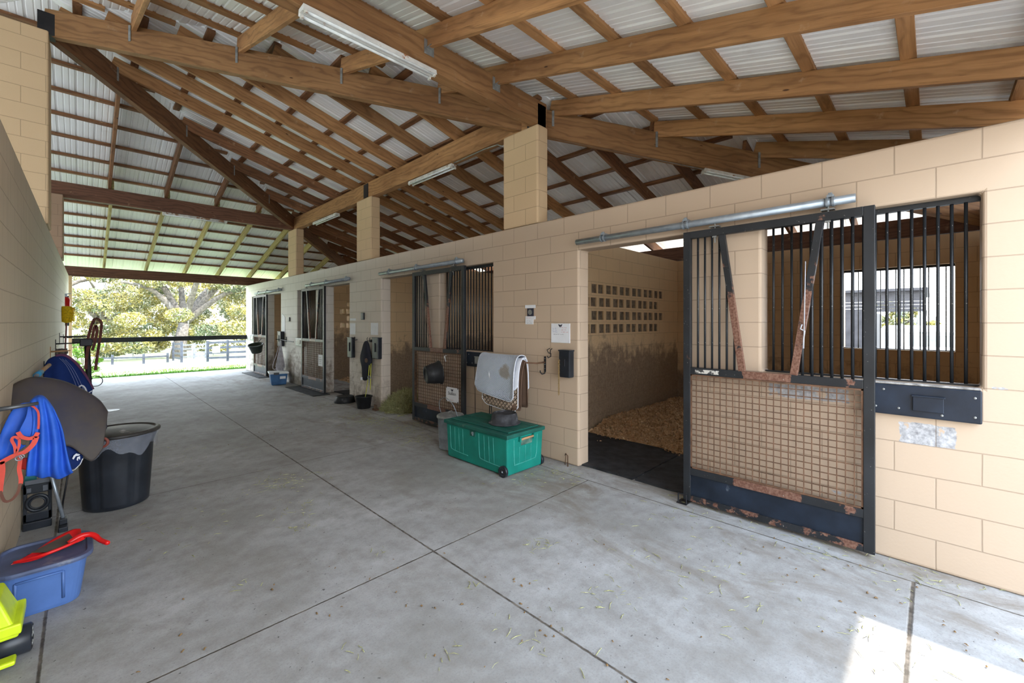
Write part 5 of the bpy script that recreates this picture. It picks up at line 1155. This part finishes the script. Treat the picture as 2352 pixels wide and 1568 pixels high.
mb = MB(); mb.add([(-.20, 3.70, z0+.024), (-.11, 3.655, z0+.012), (-.02, 3.70, z0+.02), (-.05, 3.82, z0+.040)], [(0,1,2,3)]); mb.build('clear_window', m_glass, T, solid=.003)

# lime green wheeled toy at the frame's edge
T = thing('wheeled_toy', 'lime yellow plastic wheeled toy with a black drum wheel at the lower corner', 'toy', (-.25, 3.2, 0))
mb = MB(); mb.add([(-.335, 3.10, .13), (-.205, 3.10, .13), (-.205, 3.34, .13), (-.335, 3.34, .13), (-.335, 3.12, .33), (-.27, 3.12, .33), (-.27, 3.32, .33), (-.335, 3.32, .33), (-.335, 3.10, .20), (-.225, 3.10, .20), (-.225, 3.34, .20), (-.335, 3.34, .20)],
    [(0,3,2,1), (4,5,6,7), (0,1,9,8), (1,2,10,9), (2,3,11,10), (3,0,8,11), (8,9,5,4), (9,10,6,5), (10,11,7,6), (11,8,4,7)]); mb.build('body', m_lime, T, bevel=.012, seg=3)
mb = MB(); mb.box(-.335, -.198, 3.085, 3.355, .150, .200); mb.build('side_panel', m_lime, T, bevel=.008)
mb = MB(); mb.lathe([(0, 0), (.060, 0), (.066, .006), (.066, .15), (.056, .157), (.046, .150), (.03, .154), (0, .154)], (-.325, 3.20, .0665), 32, (1,0,0)); mb.build('drum_wheel', m_blackp, T, smooth=True)
for k in range(5):
    t = 2*math.pi*k/5; mb = MB(); mb.lathe([(.012, 0), (.010, .004), (0, .004)], (-.171, 3.20+.036*math.cos(t), .0665+.036*math.sin(t)), 10, (1,0,0)); mb.build('wheel_knob', m_galvd, T)
mb = MB(); mb.box(-.335, -.215, 3.05, 3.12, .028, .05); mb.build('front_bumper', m_lime, T, bevel=.008)
mb = MB(); mb.box(-.30, -.262, 3.115, 3.122, .24, .28); mb.build('window', m_jack, T)

# ------------------------------------------------------------------ outside
beam('gate_rail', (-.163, 16.44, 1.183), (3.93, 16.44, 1.183), .04, .135, m_darkrail, 'single black rail across the far opening', 'rail')
def fence_run(P, posts, boards, mat, label, h=1.25, bw=.13, group=None):
    T = thing('board_fence', label, 'fence', P[0], group); pts = [Vector(p) for p in P]
    for i in range(len(pts)-1):
        a, b = pts[i], pts[i+1]; n = posts
        for k in range(1 if i else 0, n+1):
            q = a.lerp(b, k/n); mb = MB(); mb.box(q.x-.06, q.x+.06, q.y-.06, q.y+.06, q.z, q.z+h+.06); mb.build('post', mat, T)
        for k in range(boards):
            z = h*(k+.75)/boards; mb = MB(); mb.bar(a+Vector((0,0,z)), b+Vector((0,0,z)), .03, bw); mb.build('board', mat, T)
    return T
def gp(u, d, z=None):
    p = at(u, 800, d=d); p.z = ground_z(p.y) if z is None else z; return p
fence_run([gp(477, 26.4), gp(523, 26.0), gp(600, 25)], 1, 4, m_fence, 'grey four board fence panel closest to the wall end, beyond the far opening')
fence_run([gp(417, 26.5), gp(398, 30)], 1, 4, m_fence, 'short grey board gate seen edge on, left of the pale gate')
T = fence_run([gp(418, 31), gp(473, 33)], 2, 4, m_fencew, 'pale board gate standing open between two grey fence panels', 1.15, .10)
mb = MB(); q_ = gp(497, 26.1); mb.box(q_.x-.25, q_.x+.15, q_.y-.25, q_.y-.2, q_.z+.55, q_.z+.95); tag(mb.build('fence_sign', m_paper, bevel=.06), 'blank white sign plate on the grey board fence', 'sign')
fence_run([gp(225, 27), gp(258, 26.5), gp(330, 26.3), gp(385, 27.5)], 1, 1, m_fence, 'low single rail fence across the pasture', .55, .10)
fence_run([gp(200, 62), gp(262, 62), gp(325, 62)], 6, 2, M('rusty_fence', (.25, .16, .12), .8), 'distant low fence at the back of the pasture', .75, .07)
fence_run([gp(318, 58), gp(362, 58)], 3, 4, M('old_fence', (.24, .20, .17), .8), 'distant brown paddock gate below the trees', .9, .08)

# grass tufts along the slab
m_grass = litter_mat('bright_grass', ((.10, .28, .03), (.18, .38, .05), (.28, .44, .12)))
r = np.random.default_rng(21); V_ = []; F_ = []
for k in range(9000):
    x = r.uniform(-1.2, 8.5); y = 17.12+abs(r.normal())*.35 if k < 6500 else r.uniform(17.2, 22); z = ground_z(y); h_ = r.uniform(.03, .11); a = r.uniform(0, 6.28); w_ = .012; dx, dy = math.cos(a)*w_, math.sin(a)*w_; lx, ly = r.normal(0, .03, 2)
    n_ = len(V_); V_ += [(x-dx, y-dy, z-.01), (x+dx, y+dy, z-.01), (x+lx, y+ly, z+h_)]; F_.append((n_, n_+1, n_+2))
mb = MB(); mb.add(V_, F_); tag(mb.build('grass', m_grass, loc=(0,17,0)), 'fresh green grass growing along the far slab edge', 'grass', None, 'stuff')

# trees: trunk, branches and clumped leaves
g = N('oak_foliage', .7, 0, .2); ri = g.n('NewGeometry').outputs['Random Per Island']; c = g.mix(ri, (.20, .19, .06), (.44, .34, .08)); c = g.mix(g.mr(g.noise(g.pos(), .55, 3), .42, .62), c, (.11, .14, .08)); c = g.mix(g.mr(ri, .82, .9), c, (.50, .47, .34)); g.col(c); m_oak = g.m
g.b.inputs['Transmission Weight'].default_value = 0
m_moss = M('spanish_moss', (.30, .31, .28), .95, 0, .2, 2)
def leaf_mesh(clumps, n, size, seed, droop=0.0):
    r = np.random.default_rng(seed); C = np.array([c[:3] for c in clumps]); R = np.array([c[3] for c in clumps]); pr = R**2/np.sum(R**2)
    idx = r.choice(len(C), n, p=pr); d = r.normal(size=(n, 3)); d /= np.linalg.norm(d, axis=1)[:, None]; rad = R[idx]*(.45+.55*r.random(n)**.5)
    P = C[idx]+d*rad[:, None]*np.array([1, 1, .6]); A = r.normal(size=(n, 3)); A /= np.linalg.norm(A, axis=1)[:, None]
    B = np.cross(A, r.normal(size=(n, 3))); B /= np.linalg.norm(B, axis=1)[:, None]; s = (size*(.6+.8*r.random(n)))[:, None]
    V = np.stack([P-A*s, P-B*s*.5, P+A*s, P+B*s*.5], 1).reshape(-1, 3); 
    return V, np.arange(4*n).reshape(-1, 4)
def raw(name, V, F, mat, parent, loc):
    me = bpy.data.meshes.new(name); nF = len(F); k = F.shape[1]; me.vertices.add(len(V)); me.vertices.foreach_set('co', (V-np.array(loc)).astype(np.float32).ravel()); me.loops.add(nF*k); me.loops.foreach_set('vertex_index', F.astype(np.int32).ravel()); me.polygons.add(nF)
    me.polygons.foreach_set('loop_start', np.arange(nF, dtype=np.int32)*k); me.polygons.foreach_set('loop_total', np.full(nF, k, dtype=np.int32)); me.update(); me.validate(); me.materials.append(mat)
    o = bpy.data.objects.new(name, me); COL.objects.link(o); o.parent = parent; return o
def tree(x, y, h, spread, label, seed, nleaf=14000, lean=0, low=.6, size=.13, group='oak trees beyond the pasture', trunk_r=.5):
    r = random.Random(seed); gz = ground_z(y); T = thing('oak_tree', label, 'tree', (x, y, gz), group)
    fk = Vector((x+lean*.35, y, gz+h*.24)); mb = MB(); mb.tube([(x, y, gz-.2), (x+lean*.1, y, gz+h*.1), fk], [trunk_r*1.2, trunk_r*.9, trunk_r*.75], 10)
    ends = []
    for k in range(7):
        a = 2*math.pi*k/7+r.uniform(-.3, .3); e = fk+Vector((math.cos(a)*spread*.75+lean, math.sin(a)*spread*.6, h*r.uniform(.25, .6))); m_ = fk.lerp(e, .5)+Vector((0, 0, h*.08)); mb.tube(spline([fk, m_, e], 4), [trunk_r*.6*(1-.1*i) for i in range(9)], 7)
        ends += [e, m_]
    mb.build('trunk', m_bark, T, smooth=True)
    cl = []
    for k in range(60):
        a = r.uniform(0, 6.28); q = r.random()**.5; rr_ = q*spread; z = gz+low+(h-low)*r.random()*(1-.55*q*q)+(.3 if q < .5 else 0)
        if q < .35 and z < gz+h*.3: z += h*.4
        cl.append((x+lean+rr_*math.cos(a), y+rr_*math.sin(a)*.8, z, r.uniform(.6, 1.25)*spread/7))
    V, F_ = leaf_mesh(cl, int(nleaf*2.0), size*.72, seed); raw('crown', V, F_, m_oak, T, (x, y, gz))
    mr_ = np.random.default_rng(seed+50); nm_ = 420; ci = mr_.integers(0, len(cl), nm_); P = np.array([c[:3] for c in cl])[ci]+mr_.normal(0, .5, (nm_, 3)); L = mr_.uniform(.2, .6, nm_); w_ = mr_.uniform(.03, .07, nm_); ang = mr_.uniform(0, 3.14, nm_)
    D = np.stack([np.cos(ang)*w_, np.sin(ang)*w_, 0*w_], 1); Z = np.stack([0*L, 0*L, L], 1); V = np.stack([P-D, P+D, P+D*.3-Z], 1).reshape(-1, 3); raw('hanging_moss', V, np.arange(3*nm_).reshape(-1, 3), m_moss, T, (x, y, gz))['kind'] = 'stuff'
    return T
tree(5.6, 44, 12, 7.0, 'large live oak with a leaning forked trunk, right of centre in the far opening', 1, 26000, 1.2, .9)
tree(-2.5, 47, 13, 7.5, 'spreading oak crown at the left of the far opening', 2, 22000, -.5, .7)
tree(13.5, 50, 12, 7.0, 'spreading oak crown beside the far wall end', 3, 14000, 0, .5)
tree(1.8, 64, 13, 8.0, 'oak standing farther back between the two nearer crowns', 4, 14000, 0, .6, .16)
tree(9.5, 68, 13, 8.0, 'oak farther back behind the leaning trunk', 5, 14000, 0, .6, .16)
tree(-14, 60, 13, 8.0, 'oak far off beyond the left wall', 6, 7000, 0, .8, .17)
tree(24, 74, 13, 8.0, 'oak far off behind the stall wall', 7, 7000, 0, .8, .17)
# bush by the far left column
T = thing('leafy_bush', 'green leafy bush just outside the far opening by the left column', 'bush', (.1, 18.2, ground_z(18.2)))
rr_ = random.Random(5); cl = [(.10+rr_.uniform(-.32, .35), 18.2+rr_.uniform(-.2, .2), rr_.uniform(.15, 1.0), rr_.uniform(.08, .16)) for _ in range(22)]
g = N('bush_leaves', .5); g.col(g.mix(g.n('NewGeometry').outputs['Random Per Island'], (.10, .26, .03), (.38, .50, .10))); V, F_ = leaf_mesh(cl, 1300, .038, 5); raw('foliage', V, F_, g.m, T, (.1, 18.2, ground_z(18.2)))
mb = MB()
for k in range(7): mb.tube([(.1, 18.2, ground_z(18.2)), (.1+rr_.uniform(-.3, .3), 18.2, rr_.uniform(.6, 1.0))], .008, 5)
mb.build('stems', m_bark, T)

# yard behind the stalls, seen through the outer windows
T = thing('equipment_shed', 'dark sided open shed behind the stalls seen through the barred windows', 'shed', (22.5, 4, -.12))
m_dk = M('dark_siding', (.045, .042, .045), .6, 0, .2, 3); m_sd = M('pale_siding', (.55, .58, .56), .6)
mb = MB(); 
for k in range(6): mb.box(20, 20.06, .25, 9, 1.98+k*.12, 2.09+k*.12)
mb.build('siding', m_dk, T); mb = MB(); mb.box(19.8, 26, .1, 9.2, 2.69, 2.78); mb.build('roof', m_dk, T)
mb = MB(); mb.box(20, 26, 1.7, 9, -.12, 1.98); mb.build('back_room', m_dk, T); mb = MB(); mb.box(20, 20.12, .25, .37, -.12, 1.98); mb.build('post', m_sd, T)
T = thing('horse_trailer', 'white trailer parked behind the stalls seen through the barred window', 'trailer', (14.5, -.6, -.12))
mb = stackloops(MB(), [(rounded(14, 16, -3.2, .95, .25), .15), (rounded(14, 16, -3.2, .95, .25), 1.45), (rounded(14.05, 15.95, -3.15, .88, .22), 1.53)]); mb.build('body', m_white, T)
mb = MB(); mb.box(13.985, 14.01, -3.0, .45, 1.33, 1.39); mb.build('trim', m_galvd, T); mb = MB(); mb.box(13.99, 14.01, -.30, .42, 1.05, 1.31); mb.build('window', M('trailer_glass', (.25, .28, .28), .2), T)
for y in (-1.6, -.4):
    mb = MB(); mb.lathe([(0, 0), (.32, 0), (.32, .2), (0, .2)], (13.95, y, .20), 24, (1,0,0)); mb.build('wheel', m_black, T)
tree(36, -6, 2.4, 2.4, 'small tree behind the parked white trailer', 8, 4000, 0, .8, .13, None, .25)
tree(33, 1.5, 2.6, 2.6, 'low tree behind the shed opening', 9, 4000, 0, .3, .13, None, .2)
